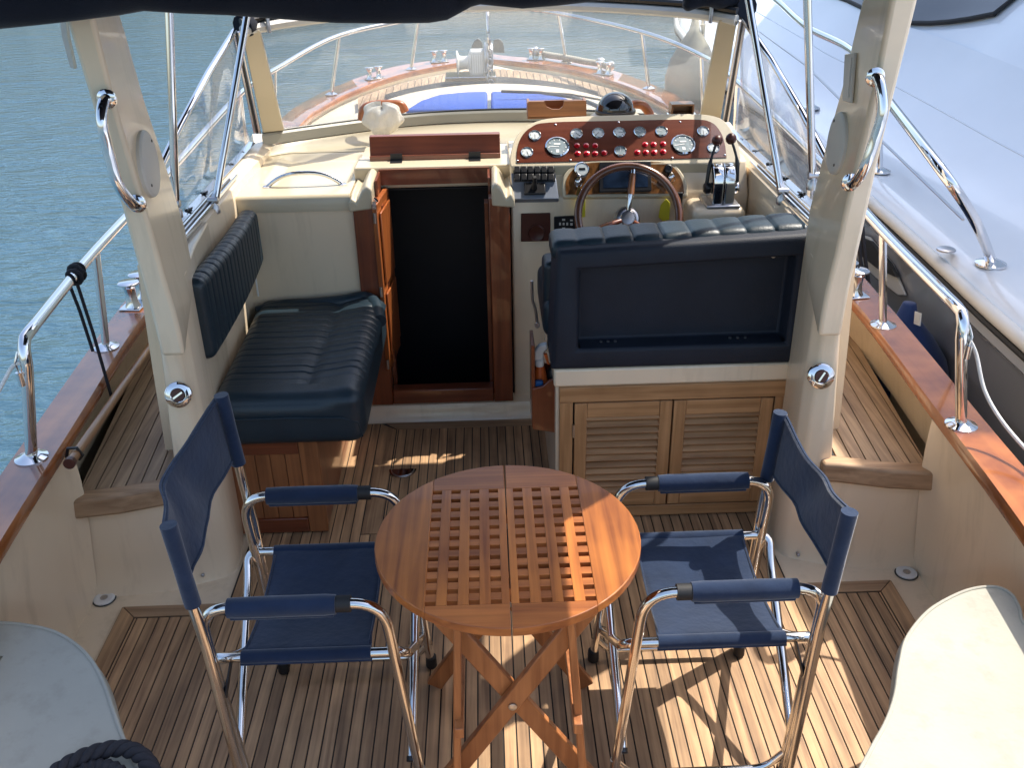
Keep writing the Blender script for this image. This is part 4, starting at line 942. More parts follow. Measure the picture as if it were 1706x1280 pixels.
# small fittings on the console front
yv = 3.548
so2 = empty('socket_outlet', tuple(PY(893,380,yv)), 'square dark brown socket outlet with a round lid on the console front', 'socket')
f = MB(); f.prism([PY(x, y, yv-.006) for x, y in ((868,403),(868,356),(917,355),(917,402))], (0,.008,0)); f.build('plate', M_brown, so2, bevel=.003)
f = MB(); f.lathe([(.033,0),(.033,.006),(.029,.010),(.026,.008)], PY(894,388,yv-.006), (0,-1,0), 28); f.build('lid', M_brown, so2)
kp = empty('keypad', tuple(PY(942,374,yv)), 'small black thruster keypad with pale symbols beside the socket outlet', 'keypad')
f = MB(); f.prism([PY(x, y, yv-.004) for x, y in ((923,386),(923,361),(960,359),(961,385))], (0,.006,0)); f.build('housing', M_black, kp, bevel=.003)
for x, y, w_, h_ in ((939,366,5,3),(939,380,5,2.5),(933,373,3,4.5),(939,373,3,4),(945,373,3,4.5),(952,367,4.5,2.5),(952,373.5,4,4)):
    f = MB(); f.prism([PY(x+a*w_/2, y+b*h_/2, yv-.0046) for a, b in ((-1,1),(-1,-1),(1,-1),(1,1))], (0,-.001,0)); f.build('key', M_silver, kp, smooth=0)
# steering wheel
wh = empty('steering_wheel', (0,0,0), 'varnished wooden steering wheel with spokes in front of the helm console', 'steering wheel')
hub = PY(1044,366,3.47); wh.location = hub; bpy.context.view_layer.update()
wn_ = Vector((0,-1,.62)).normalized(); sx_ = Vector((1,0,0)); up = wn_.cross(sx_); up = up if up.z > 0 else -up
RW = .192; cw_ = hub + wn_*.055
f = MB(); f.tube([cw_+sx_*RW*math.cos(t)+up*RW*math.sin(t) for t in [2*PI*i/64 for i in range(64)]], .0155, 14, closed=True); f.build('rim', mat('wheel_wood', (.13,.05,.026), .25, coat=.7, var=.35, scale=14), wh)
for a in (R_(82), R_(82+120), R_(82+240)):
    d = sx_*math.cos(a)+up*math.sin(a)
    f = MB(); f.tube([hub+wn_*.03+d*.03, cw_+d*.075-wn_*.008, cw_+d*(RW-.01)], [.009,.011,.010], 12); sp_ = f.build('spoke', M_chrome if a < 2 else M_mah, wh)
    f = MB(); f.tube([cw_+d*.085-wn_*.007, cw_+d*.165-wn_*.002], [.0135,.012], 12); f.build('wood_sleeve', mat('spoke_wood', (.22,.085,.03), .3, coat=.6, var=.3, scale=20) if 'spoke_wood' not in MATS else MATS['spoke_wood'], sp_)
f = MB(); f.lathe([(.050,-.02),(.050,.01),(.042,.024),(.030,.028),(.026,.034),(.010,.036)], hub, wn_, 32); f.build('hub', M_steelb, wh)
# throttle binnacle
tb = empty('engine_control', tuple(PY(1200,340,3.62)), 'chrome twin-lever engine control on a raised cream base', 'engine control')
a = PY(1152,352,3.42); b = PY(1242,350,3.42); zt_ = PY(1201,341,3.45).z
f = MB(); f.rbox(((a.x+b.x)/2, 3.50, zt_-.085), ((b.x-a.x)/2, .105, .085), .03, (6,6,4)); f.build('base', M_gel, tb)
c = PY(1201,322,3.47)
f = MB(); f.rbox((c.x, 3.48, zt_+.002), (.064,.072,.007), .0065, (4,4,2)); f.build('foot_plate', M_steelb, tb)
for s_ in (-1, 1):
    f = MB(); P = []
    for y, z in ((-.048,0),(-.050,.055),(-.045,.085),(-.028,.105),(0,.112),(.028,.105),(.045,.085),(.048,0)): P.append((c.x+s_*.0015, 3.48+y*1.2, zt_+.006+z*1.3))
    f.prism(P, (s_*.040,0,0)); f.build('housing', M_chrome, tb, bevel=.006, bseg=3)
    f = MB(); f.lathe([(.020,0),(.022,.006),(.022,.018),(.014,.024)], (c.x+s_*.044, 3.47, zt_+.060), (s_,0,0), 20); hb_ = f.build('lever_hub', M_chrome if s_ > 0 else M_black, tb)
    kx, ky = ((1195,234) if s_ < 0 else (1218,231))
    k = PY(kx, ky, 3.52); b0 = Vector((c.x+s_*.058, 3.47, zt_+.065)); mid_ = b0.lerp(k, .55)+Vector((s_*.010,-.012,0))
    f = MB(); f.tube(catmull([b0, mid_, k], 6), [.0075]*7+[.005]*6, 10); lv = f.build('lever', M_black, tb)
    f = MB(); f.lathe([(.001,-.021),(.010,-.019),(.018,-.011),(.021,0),(.018,.011),(.010,.019),(.001,.021)], k, (0,0,1), 20); f.build('knob', M_brown, lv)
# things on the shelf by the windscreen
cp = empty('compass', tuple(PZ(1025,193,1.09)), 'black domed steering compass on a pale round base on top of the dashboard', 'compass')
c = PY(1025,188,4.02); zb = c.z-.012
f = MB(); f.lathe([(.105,zb-.03),(.105,zb),(.09,zb+.012)], (c.x,4.02,0), (0,0,1), 36); f.build('base', M_gelw, cp)
f = MB(); f.lathe([(.084,zb+.010),(.086,zb+.024),(.082,zb+.028)], (c.x,4.02,0), (0,0,1), 36); f.build('collar', M_black, cp)
f = MB(); f.lathe([(.077*math.cos(t), zb+.026+.073*math.sin(t)) for t in [PI/2*i/12 for i in range(13)]], (c.x,4.02,0), (0,0,1), 36); f.build('dome', mat('black_glossy_dome', (.008,.008,.010), .06, coat=1, var=.05), cp)
hd = empty('notched_holder', tuple(PY(928,190,4.0)), 'brown wooden holder box with a round notch in its front board', 'holder')
Pn = [(880,196),(878,171),(882,169),(907,169),(911,178),(920,182),(932,182),(938,177),(940,168),(974,167),(977,171),(977,193)]
M_wb = wood('brown_box_wood', (.14,.05,.015), (.30,.12,.04), .4, coat=.3, along='X', grain=.8, island=.1)
f = MB(); f.prism([PY(x, y, 3.98) for x, y in Pn], (0,.012,0)); f.build('front_board', M_wb, hd)
f = MB(); a, b = PY(879,195,3.98), PY(977,192,3.98); t = PY(879,171,3.98).z
f.box((a.x, 3.992, a.z), (a.x+.01, 4.07, t)); f.build('end_board', M_wb, hd)
f = MB(); f.box((b.x-.01, 3.992, a.z), (b.x, 4.07, t)); f.build('end_board', M_wb, hd)
f = MB(); f.box((a.x, 4.07, a.z), (b.x, 4.08, t-.01)); f.build('back_board', M_wb, hd)
f = MB(); f.box((a.x, 3.98, a.z-.008), (b.x, 4.08, a.z)); f.build('bottom_board', M_wb, hd)
sbx = empty('small_wooden_box', tuple(PY(1137,185,3.98)), 'small open wooden box standing at the starboard end of the dashboard', 'box')
a, b, t = PY(1118,194,3.96), PY(1156,192,3.96), PY(1118,174,3.96)
for nm, u, v in (('bottom_board', (a.x,3.96,a.z), (b.x,4.03,a.z+.008)), ('top_board', (a.x,3.96,t.z-.008), (b.x,4.03,t.z)), ('end_board', (a.x,3.96,a.z+.008), (a.x+.008,4.03,t.z-.008)), ('end_board', (b.x-.008,3.96,a.z+.008), (b.x,4.03,t.z-.008)), ('back_board', (a.x+.008,4.02,a.z+.008), (b.x-.008,4.03,t.z-.008))):
    f = MB(); f.box(u, v); f.build(nm, M_wb, sbx, bevel=.0015)
f = MB(); f.box((a.x-.004, 3.93, a.z-.008), (b.x+.02, 4.05, a.z-.002)); f.build('chrome_foot', M_chrome, sbx)
for P, lab, nm in ((((603,200),(606,182),(620,175),(650,173),(668,175),(675,186)), 'varnished wooden fairing block at the windscreen foot with a cloth stuffed against it', 'wooden_block'), (((1048,184),(1056,174),(1072,176),(1082,190),(1080,196)), 'varnished curved wooden grab handle beside the compass dome', 'wooden_handle')):  # the second piece is the grab handle by the compass
    pts = [PY(x, y, 4.42 if nm == 'wooden_block' else 4.15) for x, y in P]
    f = MB(); f.tube(catmull(pts, 5), .020, 10); tag(setmesh_origin(f.build(nm, M_leaf), pts[0]), lab, 'wooden block' if nm == 'wooden_block' else 'handle')
# cloth
def cl(u, v):
    a = 2*PI*u; r = math.sin(PI*min(.999, max(.001, v)))**.6
    p = PY(638, 199, 4.30); wv = 1 + .07*math.sin(3*a+4*v+1.4)+.06*math.sin(7*a-9*v)+.05*math.sin(12*a+7*v)+.04*math.sin(19*v)
    return p + Vector((.085*r*math.cos(a)*wv, .045*r*math.sin(a)*wv, -.062*math.cos(PI*v)*(1+.12*math.sin(5*a)) + .012*math.sin(2*a+2)))
f = MB(); f.sheet(cl, 48, 24); tag(setmesh_origin(f.build('crumpled_cloth', M_cloth, smooth=70), PY(638,199,4.30)), 'crumpled off-white cloth hanging from the wooden block at the windscreen foot', 'cloth')

# ------------------------------------------------------------------ folding table
TC = Vector((-.012, 1.735, 0)); TZ = .70; TR = .302
tb = empty('folding_table', (TC.x, TC.y, 0), 'round folding teak table with a slatted grid of square holes in its top', 'table')
xs0 = [PZ(600+a/3.2, 750+229/3.2, TZ).x for a in (416.5,516.5,616,716.5)]; xs1 = [PZ(600+a/3.2, 750+816/3.2, TZ).x for a in (368,483,601,719)]
cols = [((a+b)/2 - TC.x) for a, b in zip(xs0, xs1)]
colsR = [-c for c in cols[::-1]]
hwid = .0115; yA = PZ(700, 750+229/3.2, TZ).y-TC.y; yB = PZ(700, 750+822/3.2, TZ).y-TC.y
rowsY = [lerp(yB, yA, k/11) for k in range(12)]; rh = .0074
for S in (-1, 1):
    lf = empty('table_leaf', (TC.x, TC.y, TZ), 'x', 'x'); del lf['label']; del lf['category']; attach(lf, tb)
    C = cols if S < 0 else colsR; C = sorted(C)
    xa, xb = C[0]-hwid, C[-1]+hwid; ya_, yb_ = rowsY[0]-rh, rowsY[-1]+rh
    g_ = .0016
    def arc(a0, a1, n=20): return [(TR*math.cos(lerp(a0, a1, i/n)), TR*math.sin(lerp(a0, a1, i/n))) for i in range(n+1)]
    xin = S*g_
    # side board (grain along Y)
    if S < 0: xo, xi_ = xa, xb
    else: xo, xi_ = xb, xa
    xo2 = xo
    al = math.acos(min(1, abs(xo2)/TR))
    P = arc(-al, al) if S > 0 else arc(PI-al, PI+al)
    f = MB(); f.prism([(TC.x+x, TC.y+y, TZ-.022) for x, y in P], (0,0,.022)); f.build('side_board', M_tab, lf, bevel=.002)
    # end boards
    for e in (1, -1):
        yy = yb_ if e > 0 else ya_
        P = [(xin, yy), (xo2, yy)]
        a1 = math.atan2(e*math.sqrt(TR**2-xo2**2), xo2); a2 = math.atan2(e*TR, xin)
        P += arc(a1, a2, 14)
        if len(P) > 2:
            f = MB(); f.prism([(TC.x+x, TC.y+y, TZ-.022) for x, y in P], (0,0,.0218)); f.build('end_board', M_tabx, lf, bevel=.0015)
    # long slats and cross slats
    f = MB(); edges = [xo2] + ([C[0]-hwid] if False else [])
    sl_ = []
    for a, b in zip(C, C[1:]): sl_.append((a+hwid, b-hwid))
    sl_.append((C[-1]+hwid, -g_) if S < 0 else (g_, C[0]-hwid))
    for a, b in sl_:
        if b-a > .002: f.box((TC.x+a, TC.y+ya_+.0004, TZ-.021), (TC.x+b, TC.y+yb_-.0004, TZ-.0006))
    f.build('long_slats', M_tab, lf, smooth=0)
    for c_ in C:
        f = MB()
        for a, b in zip(rowsY, rowsY[1:]): f.box((TC.x+c_-hwid+.0003, TC.y+a+rh, TZ-.020), (TC.x+c_+hwid-.0003, TC.y+b-rh, TZ-.0016))
        f.build('cross_slats', M_tabx, lf, smooth=0)
f = MB(); zb_ = TZ-.024
for y in (1.60, 1.87): f.box((TC.x-.22, y-.016, zb_-.028), (TC.x+.22, y+.016, zb_))
f.build('underframe', M_tabx, tb, bevel=.002)
def fleg(p0, p1, w=.042, t=.02, up=(0,1,0)):
    f = MB(); f.beam(p0, p1, w, t, up); f.build('leg', M_tabz, tb, bevel=.003)
fx = lambda px, py, Y, Zf=None: PY(px, py, Y)
for Y, sg in ((1.60, -1), (1.95, 1)):
    fleg((TC.x-.205, Y, zb_-.0), (TC.x+.215, Y, .012), .046); fleg((TC.x+.205, Y+sg*.022, zb_-.0), (TC.x-.215, Y+sg*.022, .012), .046)
    f = MB(); f.lathe([(.010,0),(.010,.003),(.005,.005)], (TC.x, Y-.033, (zb_+.01)/2), (0,-1,0), 16); f.build('pivot_bolt', M_steelb, tb)
fleg((TC.x-.112, 1.56, zb_-.01), (TC.x-.142, 1.53, .012), .034, .018, (1,0,0)); fleg((TC.x+.125, 1.56, zb_-.01), (TC.x+.172, 1.53, .012), .034, .018, (1,0,0))
for x, x2 in ((-.122, -.20), (.145, .20)):
    f = MB(); f.beam((TC.x+x, 1.50, .335), (TC.x+x, 1.975, .335), .02, .03); f.build('stretcher', M_tabz, tb, bevel=.002)

# ------------------------------------------------------------------ director's chairs
def chair(S, lab, dx=0.0, tear=False, xbel=.038, zsag=.01, dn=0.0, df=0.0):
    c = empty('director_chair', (S*(.48+dx), 1.83, 0), lab, 'chair', "director's chairs at the table")
    V = lambda v, y, z: Vector((S*(v+dx), y, z))
    YN, YF = 1.605, 2.058
    for Y, n in ((YN, 0), (YF, 1)):
        o = .012 if n == 0 else -.008
        bo = -.014 if n == 0 else .018
        f = MB(); P = fillet([V(.685, Y, .012), V(.690, Y, .50), V(.66, Y, .622), V(.31, Y, .622), V(.255, Y, .50), V(.245, Y, .012)] if False else
            [V(.665, Y+o, .035), V(.698, Y+o, .621), V(.50, Y+o, .621), V(.292, Y+o, .621), V(.240, Y+o, .035)], .075, 9)
        f.tube(P, .0125, 14); f.build('arm_frame', M_alu, c)
        f = MB(); f.tube([V(.670, Y+bo, .035), V(.686, Y+bo, .528), V(.696, Y+bo, .66), V(.706, Y+bo, .845+dn) if n == 0 else V(.703, Y+bo, .80+df*.9)], .0125, 14); f.build('back_post', M_alu, c)
        f = MB(); f.tube(fillet([V(.665, Y+o, .10), V(.62, Y+o, .045), V(.28, Y+o, .045), V(.238, Y+o, .10)], .05, 5), .0095, 10); f.build('floor_rail', M_alu, c)
        for v in (.666, .238):
            f = MB(); f.lathe([(.0155,.0085),(.0165,.012),(.0155,.045),(.0135,.047)], V(v, Y+o, 0), (0,0,1), 14); f.build('rubber_foot', M_rubber, c)
        # arm pad: sewn canvas sleeve and black collar
        f = MB(); P = [V(v, Y+o, .621) for v in (.395,.42,.48,.54,.60,.632)]; f.tube(P, [.0205,.0225,.0222,.0226,.0222,.021], 16)
        f2 = MB(); f2.v = [(x, y, z if z > .614 else z-.003) for x, y, z in f.v]; f2.f = f.f; sl = f2.build('arm_sleeve', M_navy, c)
        f = MB(); f.box(*[tuple(q) for q in (V(.40, Y+o-.014, .594), V(.628, Y+o+.010, .603))]); f.build('sleeve_seam', M_navy, sl, bevel=.003)
        f = MB(); f.tube([V(.362, Y+o, .6205), V(.396, Y+o, .6205)], .0188, 16); f.build('collar', M_rubber, c)
    ZS = .435
    yn, yf = YN+.055, YF-.0
    # seat rails: side tubes that turn down into crossing legs
    for (ya, yb) in ((yn, YF-.01), (yf, YN+.02)):
        zb = .12
        P = [V(.685, yb, zb), V(.705, lerp(ya, yb, .12), ZS-.05), V(.712, ya, ZS), V(.60, ya, ZS), V(.34, ya, ZS), V(.262, ya, ZS), V(.258, lerp(ya, yb, .12), ZS-.05), V(.262, yb, zb)]
        f = MB(); f.tube(fillet(P, .05, 6), .0125, 14); f.build('seat_rail_and_cross_legs', M_alu, c)
        for v in (.685, .262):
            f = MB(); dirn = (V(v, yb, zb)-V(.705 if v > .5 else .258, lerp(ya, yb, .12), ZS-.05)).normalized(); f.lathe([(.0135,-.004),(.0135,.007),(.011,.009)], V(v, yb, zb), dirn, 14); f.build('end_cap', M_black, c)
    for Y in (YN+.0,):
        f = MB(); f.beam(V(.665, yn+.002, ZS-.012), V(.672, YN-.005, ZS-.065), .016, .004, (1,0,0)); f.build('bracket', M_black, c)
    # seat cloth, slightly sagging, hemmed over both rails
    def seat(u, v):
        x = lerp(.335, .64, u) + (.012*math.sin(PI*v) if u < .02 or u > .98 else 0)*(1 if u < .5 else -1); yy = lerp(yn-.014, yf+.014, v)
        s_ = math.sin(PI*v); z = ZS+.0135 - .030*s_**1.2 - (0.008 if v in (0, 1) else 0) + .004*math.sin(u*9)*s_
        if v < .04: z -= (.04-v)*.35
        if v > .96: z -= (v-.96)*.35
        return V(x, yy, z)
    f = MB(); f.sheet(seat, 24, 30, (0,0,-.005)); st = f.build('seat', M_navy, c, smooth=60)
    for y in (yn, yf):
        f = MB(); f.tube([V(v, y, ZS) for v in (.338, .45, .55, .638)], .0165, 14); f.build('seat_hem', M_navy, c)
    f = MB(); f.tube([seat(.03, k/10)+Vector((0,0,.001)) for k in range(11)], .003, 6); f.build('seam', M_navy, st); f = MB(); f.tube([seat(.97, k/10)+Vector((0,0,.001)) for k in range(11)], .003, 6); f.build('seam', M_navy, st)
    # backrest cloth: sleeve over each post, belly leaning outwards
    def back(u, v):
        yy = lerp(YN-.016, YF+.020, u); s_ = math.sin(PI*u)
        zlo = lerp(.665+dn, .715+df, u) + .012*s_; zhi = lerp(.862+dn, .905+df, u) - zsag*s_
        z = lerp(zlo, zhi, v)
        x = .702 + .062*(z-.66) + .0015*math.sin(u*21+v*5)*s_ + s_**1.1*xbel*(.3+.7*v) + .006*math.sin(u*11+v*3)*s_
        if tear: x += .03*math.exp(-((u-.30)/.10)**2)*(v-.4)
        return V(x+.004, yy, z)
    f = MB(); f.sheet(back, 40, 16, (S*.0045,0,0)); bk_ = f.build('backrest', M_navy, c, smooth=60)
    for u, Y in ((0, YN-.014), (1, YF+.018)):
        zl, zh = (.655+dn, .866+dn) if u == 0 else (.705+df, .908+df)
        f = MB(); f.tube([V(interp([(.528,.686),(.68,.696),(.92,.7115)], z), Y, z) for z in (zl, lerp(zl, zh, .5), zh)], [.0180,.0172,.0180], 16); f.build('post_sleeve', M_navy, bk_)
    f = MB(); f.tube([back(k/16, .96)+Vector((S*-.001,0,0)) for k in range(17)], .0045, 6); f.tube([back(k/16, .04)+Vector((S*-.001,0,0)) for k in range(17)], .004, 6); f.build('hem', M_navy, bk_)
    return c
chair(-1, "navy canvas director's chair in the shade on the open-water side of the table", 0.0, True)
chair(1, "navy canvas director's chair half in sunlight, on the louvred-cabinet side of the table", -.004, False, .010, .035, -.024, -.100)

# ------------------------------------------------------------------ hand rails along the sides and round the bow
def co_at(y):
    for a, b, c, d in zip(CO, CO[1:], CI, CI[1:]):
        if a.y <= y <= b.y:
            t = (y-a.y)/(b.y-a.y); return (lerp(a.x, b.x, t) + interp([(p.y, p.x) for p in CI], y))/2
    return 0
for S in (-1, 1):
    r = empty('hand_rail', (S*1.3, 3.0, .6), ('polished steel hand rail on the mahogany cap rail, open-water side' if S < 0 else 'polished steel hand rail on the mahogany cap rail, beside the neighbouring yacht'), 'railing')
    bs = [onsheer(53,764), onsheer(177,579)] if S < 0 else [onsheer(1601,709), onsheer(1471,542)]
    tp_ = [PY(36 if S < 0 else 1607, 565 if S < 0 else 522, bs[0].y), PY(159 if S < 0 else 1471, 417 if S < 0 else 386, bs[1].y)]
    fb_ = [onsheer(*q) for q in (((457,214),(552,157),(685,115)) if S < 0 else ((1172,192),(1081,147),(944,103)))]
    ft_ = [PY(q[0], q[1], b.y) for q, b in zip((((458,116),(565,59),(697,30)) if S < 0 else ((1168,92),(1069,53),(930,22))), fb_)]
    # hidden middle stanchions between the arch and the windscreen
    mb = [Vector((S*co_at(y), y, capZ(y))) for y in (4.0, 5.2)]
    mt_ = [p+Vector((S*-.01, .02, lerp(.36, .42, i))) for i, p in enumerate(mb)]
    pts = [tp_[0]+Vector((0, -.06, -.0))] ; P = [bs[0]+Vector((0,0,.0)), tp_[0]+Vector((0,-.01,-.06)), tp_[0]+Vector((0,.05,.0)), tp_[1]] + mt_ + ft_ + [Vector((S*.10, ft_[-1].y+.45, ft_[-1].z+.02))]
    main = catmull([tp_[0]+Vector((0,.05,0)), tp_[1]] + mt_ + ft_ + [Vector((S*.10, ft_[-1].y+.45, ft_[-1].z+.02))], 8)
    tube = [bs[0], tp_[0]+Vector((0,-.012,-.07)), tp_[0]+Vector((0,-.004,-.03)), tp_[0]+Vector((0,.015,-.006))] + main
    f = MB(); f.tube(tube, .0165, 14); f.build('rail_tube', M_chrome, r)
    f = MB(); f.tube([bs[0]+Vector((-S*.0,.06,0)), tp_[0]+Vector((0,.05,-.06)), tp_[0]+Vector((0,.08,-.0))], .012, 12) if False else f.tube([bs[0]+Vector((0,.0,.0)), bs[0]+Vector((0,0,.012))], .02, 12); f.build('rail_socket', M_chrome, r)
    for b_, t_ in list(zip(bs[1:], tp_[1:])) + list(zip(mb, mt_)) + list(zip(fb_, ft_)):
        f = MB(); f.tube([b_, t_], .0135, 12); f.build('stanchion', M_chrome, r)
    for b_ in bs+mb+fb_:
        f = MB(); f.lathe([(.045,.0),(.045,.004),(.030,.010),(.018,.016)], b_, (0,0,1), 24); f.build('base_flange', M_chrome, r)
    e = tp_[0]
    ln = MB()
    if S < 0: P = [e+Vector((-.01,-.02,-.06)), PY(20,612,bs[0].y-.03), PY(0,648,bs[0].y-.08), PY(-60,760,bs[0].y-.3)]
    else: P = [e+Vector((.01,-.02,-.06)), PY(1626,590,bs[0].y-.02), PY(1640,650,bs[0].y-.06), PY(1668,700,bs[0].y-.12), PY(1710,750,bs[0].y-.22), PY(1760,800,bs[0].y-.35)]
    ln.tube(catmull(P, 6), .0055, 8); tag(setmesh_origin(ln.build('gate_line', M_wrope), P[0]), ('white line running down from the end of the open-water hand rail' if S < 0 else 'white line hanging from the end of the rail beside the neighbouring yacht'), 'line')
    f = MB(); h0 = e+Vector((S*.012,-.014,-.03)); f.tube([h0, h0+Vector((S*.01,-.01,-.03)), h0+Vector((S*.004,-.015,-.07)), h0+Vector((-S*.004,-.006,-.035)), h0], .004, 8); f.lathe([(.009,-.02),(.009,.02)], h0+Vector((S*.006,-.014,-.075)), (0,0,1), 10)
    tag(setmesh_origin(f.build('snap_hook', M_chrome), h0), ('steel snap hook clipped to the bend of the open-water rail' if S < 0 else 'steel snap hook clipped to the bend of the rail by the yacht'), 'hook')
# black lashing on the port rail
ly = empty('rope_lashing', (0,0,0), 'black cord wrapped round the open-water hand rail with its ends hanging down', 'rope')
a = PY(112,462,2.75); 
A0, A1 = tp0 = (onsheer(53,764), onsheer(177,579))
T0 = PY(36,565,A0.y); T1 = PY(159,417,A1.y); tt = (112-36)/(159-36); ctr = T0.lerp(T1, tt+.07); dr_ = (T1-T0).normalized()
ly.location = ctr; bpy.context.view_layer.update()
f = MB(); P = []
n1_ = dr_.orthogonal().normalized(); n2_ = dr_.cross(n1_)
for i in range(90):
    t = i/90*2*PI*6; P.append(ctr + dr_*(-.035+.07*(.5+.5*math.sin(i/90*PI*3))) + (n1_*math.cos(t)+n2_*math.sin(t))*(.021+.006*math.sin(i*.3)))
f.tube(P, .006, 7); f.build('coil', M_rope, ly)
for dx, ln_ in ((-.02,.24),(.005,.44)):
    f = MB(); p = ctr+Vector((dx,-.02,-.02)); f.tube([p, p+Vector((.012,0,-ln_*.4)), p+Vector((.022,0,-ln_)) ], .0055, 7); f.build('hanging_end', M_rope, ly)
# twin bollards aft of the arch, both sides
def bollard(c, ang, s_=1.0, lab='', grp=None, seg=24):
    b = empty('twin_bollard', tuple(c), lab, 'bollard', grp)
    d = Vector((math.sin(ang), math.cos(ang), 0)); sd = Vector((d.y, -d.x, 0)); L = .085*s_; W = .042*s_
    f = MB(); f.prism([c+d*L+sd*W+Vector((0,0,.001)), c+d*L-sd*W+Vector((0,0,.001)), c-d*L-sd*W+Vector((0,0,.001)), c-d*L+sd*W+Vector((0,0,.001))], (0,0,.006*s_)); f.build('base_plate', M_chrome, b, bevel=.002)
    for k in (-1, 1):
        f = MB(); f.lathe([(.030*s_,.006*s_),(.024*s_,.02*s_),(.020*s_,.05*s_),(.022*s_,.082*s_),(.031*s_,.092*s_),(.040*s_,.097*s_),(.040*s_,.103*s_),(.034*s_,.107*s_)], c+d*(k*.046*s_), (0,0,1), seg); f.build('post', M_chrome, b)
    return b
c = onsheer(224,513); bollard(Vector((c.x+.0, c.y+.05, c.z)), R_(6), 1.0, 'polished steel twin bollard on the open-water cap rail behind the arch leg')
c = onsheer(1424,490); bollard(Vector((c.x-.01, c.y+.03, c.z)), R_(-6), 1.0, 'polished steel twin bollard on the cap rail close to the neighbouring yacht')
for (px, py, an, lab) in ((624,131,R_(55),'small twin bollard on the port bow rail, farthest aft of the forward ones'),(732,103,R_(75),'small twin bollard on the port bow rail close to the windlass'),(893,99,R_(-75),'small twin bollard on the starboard bow rail close to the windlass'),(1006,123,R_(-50),'small twin bollard at the aft end of the ribbed hose on the starboard bow')):
    bollard(onsheer(px, py), an, .85, lab, None, 14)
hz = empty('ribbed_hose', tuple(onsheer(900,100)), 'grey ribbed hose lying along the starboard bow rail', 'hose')
P = [onsheer(x, y)+Vector((0,0,.035)) for x, y in ((892,95),(915,99),(945,104),(975,110),(1000,114),(1016,120))]
C = catmull(P, 16); f = MB(); f.tube(C, [.026 if i % 2 else .019 for i in range(len(C))], 10); f.build('hose', M_hose, hz, smooth=20)
for p in (P[0], P[-1], P[-2]): f = MB(); f.lathe([(.03,-.025),(.036,-.01),(.036,.01),(.03,.025)], p+Vector((0,0,.012)), (1,.2,0), 12); f.build('clamp', M_steelb, hz)

# ------------------------------------------------------------------ windlass and anchor on the foredeck
wz = PZ(785,128,.80); wl_ = empty('windlass', tuple(wz), 'silver anchor windlass with chain wheel standing at the bow', 'windlass')
sc1 = (PY(830,100,wz.y)-PY(760,100,wz.y)).x/70     # metres per pixel at that distance
q = lambda px, py, dy=0: PY(px, py, wz.y+dy)
f = MB(); a, b = q(742,128), q(826,128); f.box((a.x, wz.y-.10, a.z-.02), (b.x, wz.y+.14, a.z+.012)); f.build('base_plate', M_chrome, wl_, bevel=.004)
f = MB(); a, b = q(783,126), q(808,82); f.box((a.x, wz.y-.06, a.z), (b.x, wz.y+.08, b.z)); f.build('motor_housing', M_silver, wl_, bevel=.02, bseg=3)
f = MB()
for k in range(7): x = lerp(a.x, b.x, (k+.5)/7); f.box((x-.004, wz.y-.066, a.z+.03), (x+.004, wz.y-.058, b.z-.03))
f.build('ribs', M_white, wl_)
c = q(772,104); f = MB(); f.lathe([(.085,-.0),(.085,.008),(.05,.02),(.045,.055),(.05,.085),(.08,.095),(.08,.105)], Vector((q(761,104).x, wz.y, c.z)), (1,0,0), 22); f.build('drum', M_silver, wl_)
c = q(814,95); f = MB()
f.lathe([(.03,-.035),(.10,-.03),(.105,-.02),(.075,0),(.105,.02),(.10,.03),(.03,.035)], c, (1,0,0), 20); f.build('chain_wheel', M_steelb, wl_)
f = MB(); P = [c+Vector((.0, .11*math.cos(t), .14+.18*math.sin(t))) for t in [2*PI*i/20 for i in range(20)]]; f.tube(P, .012, 8, closed=True); f.build('hand_wheel', M_chrome, wl_)
f = MB()
for i in range(12):
    t = i/11; p = c+Vector((.012*math.sin(i*3), -.09-.02*math.sin(PI*t), .16-.40*t)); d = Vector((1,0,0)) if i % 2 else Vector((.2,1,0)).normalized()
    f.tube([p+d*.016*math.cos(u)+Vector((0,0,.028*math.sin(u))) for u in [2*PI*k/10 for k in range(10)]], .006, 5, closed=True)
f.build('chain', M_steelb, wl_)
an = empty('anchor', tuple(q(817,105,.35)), 'dark plough anchor stowed upright on the bow roller behind the windlass', 'anchor')
for (xs, w_) in (((784,792,802,803,785),1), ((823,830,836,841,841),1)):
    pass
for P in ([(785,86),(786,76),(790,68),(796,63.5),(801,67),(804,72),(804,86)], [(822,66),(827,65),(832,64.5),(838,70),(840,79),(840.5,88),(822,87)]):
    f = MB(); f.prism([q(x, y, .35) for x, y in P], (0,.02,0)); f.build('fluke', mat('grey_anchor_steel', (.13,.14,.13), .5, .6, var=.2) if 'grey_anchor_steel' not in MATS else MATS['grey_anchor_steel'], an, bevel=.004)
f = MB(); f.beam(q(813,70,.36), q(813,110,.30), .04, .05, (0,1,0)); f.build('shank', MATS['grey_anchor_steel'], an)

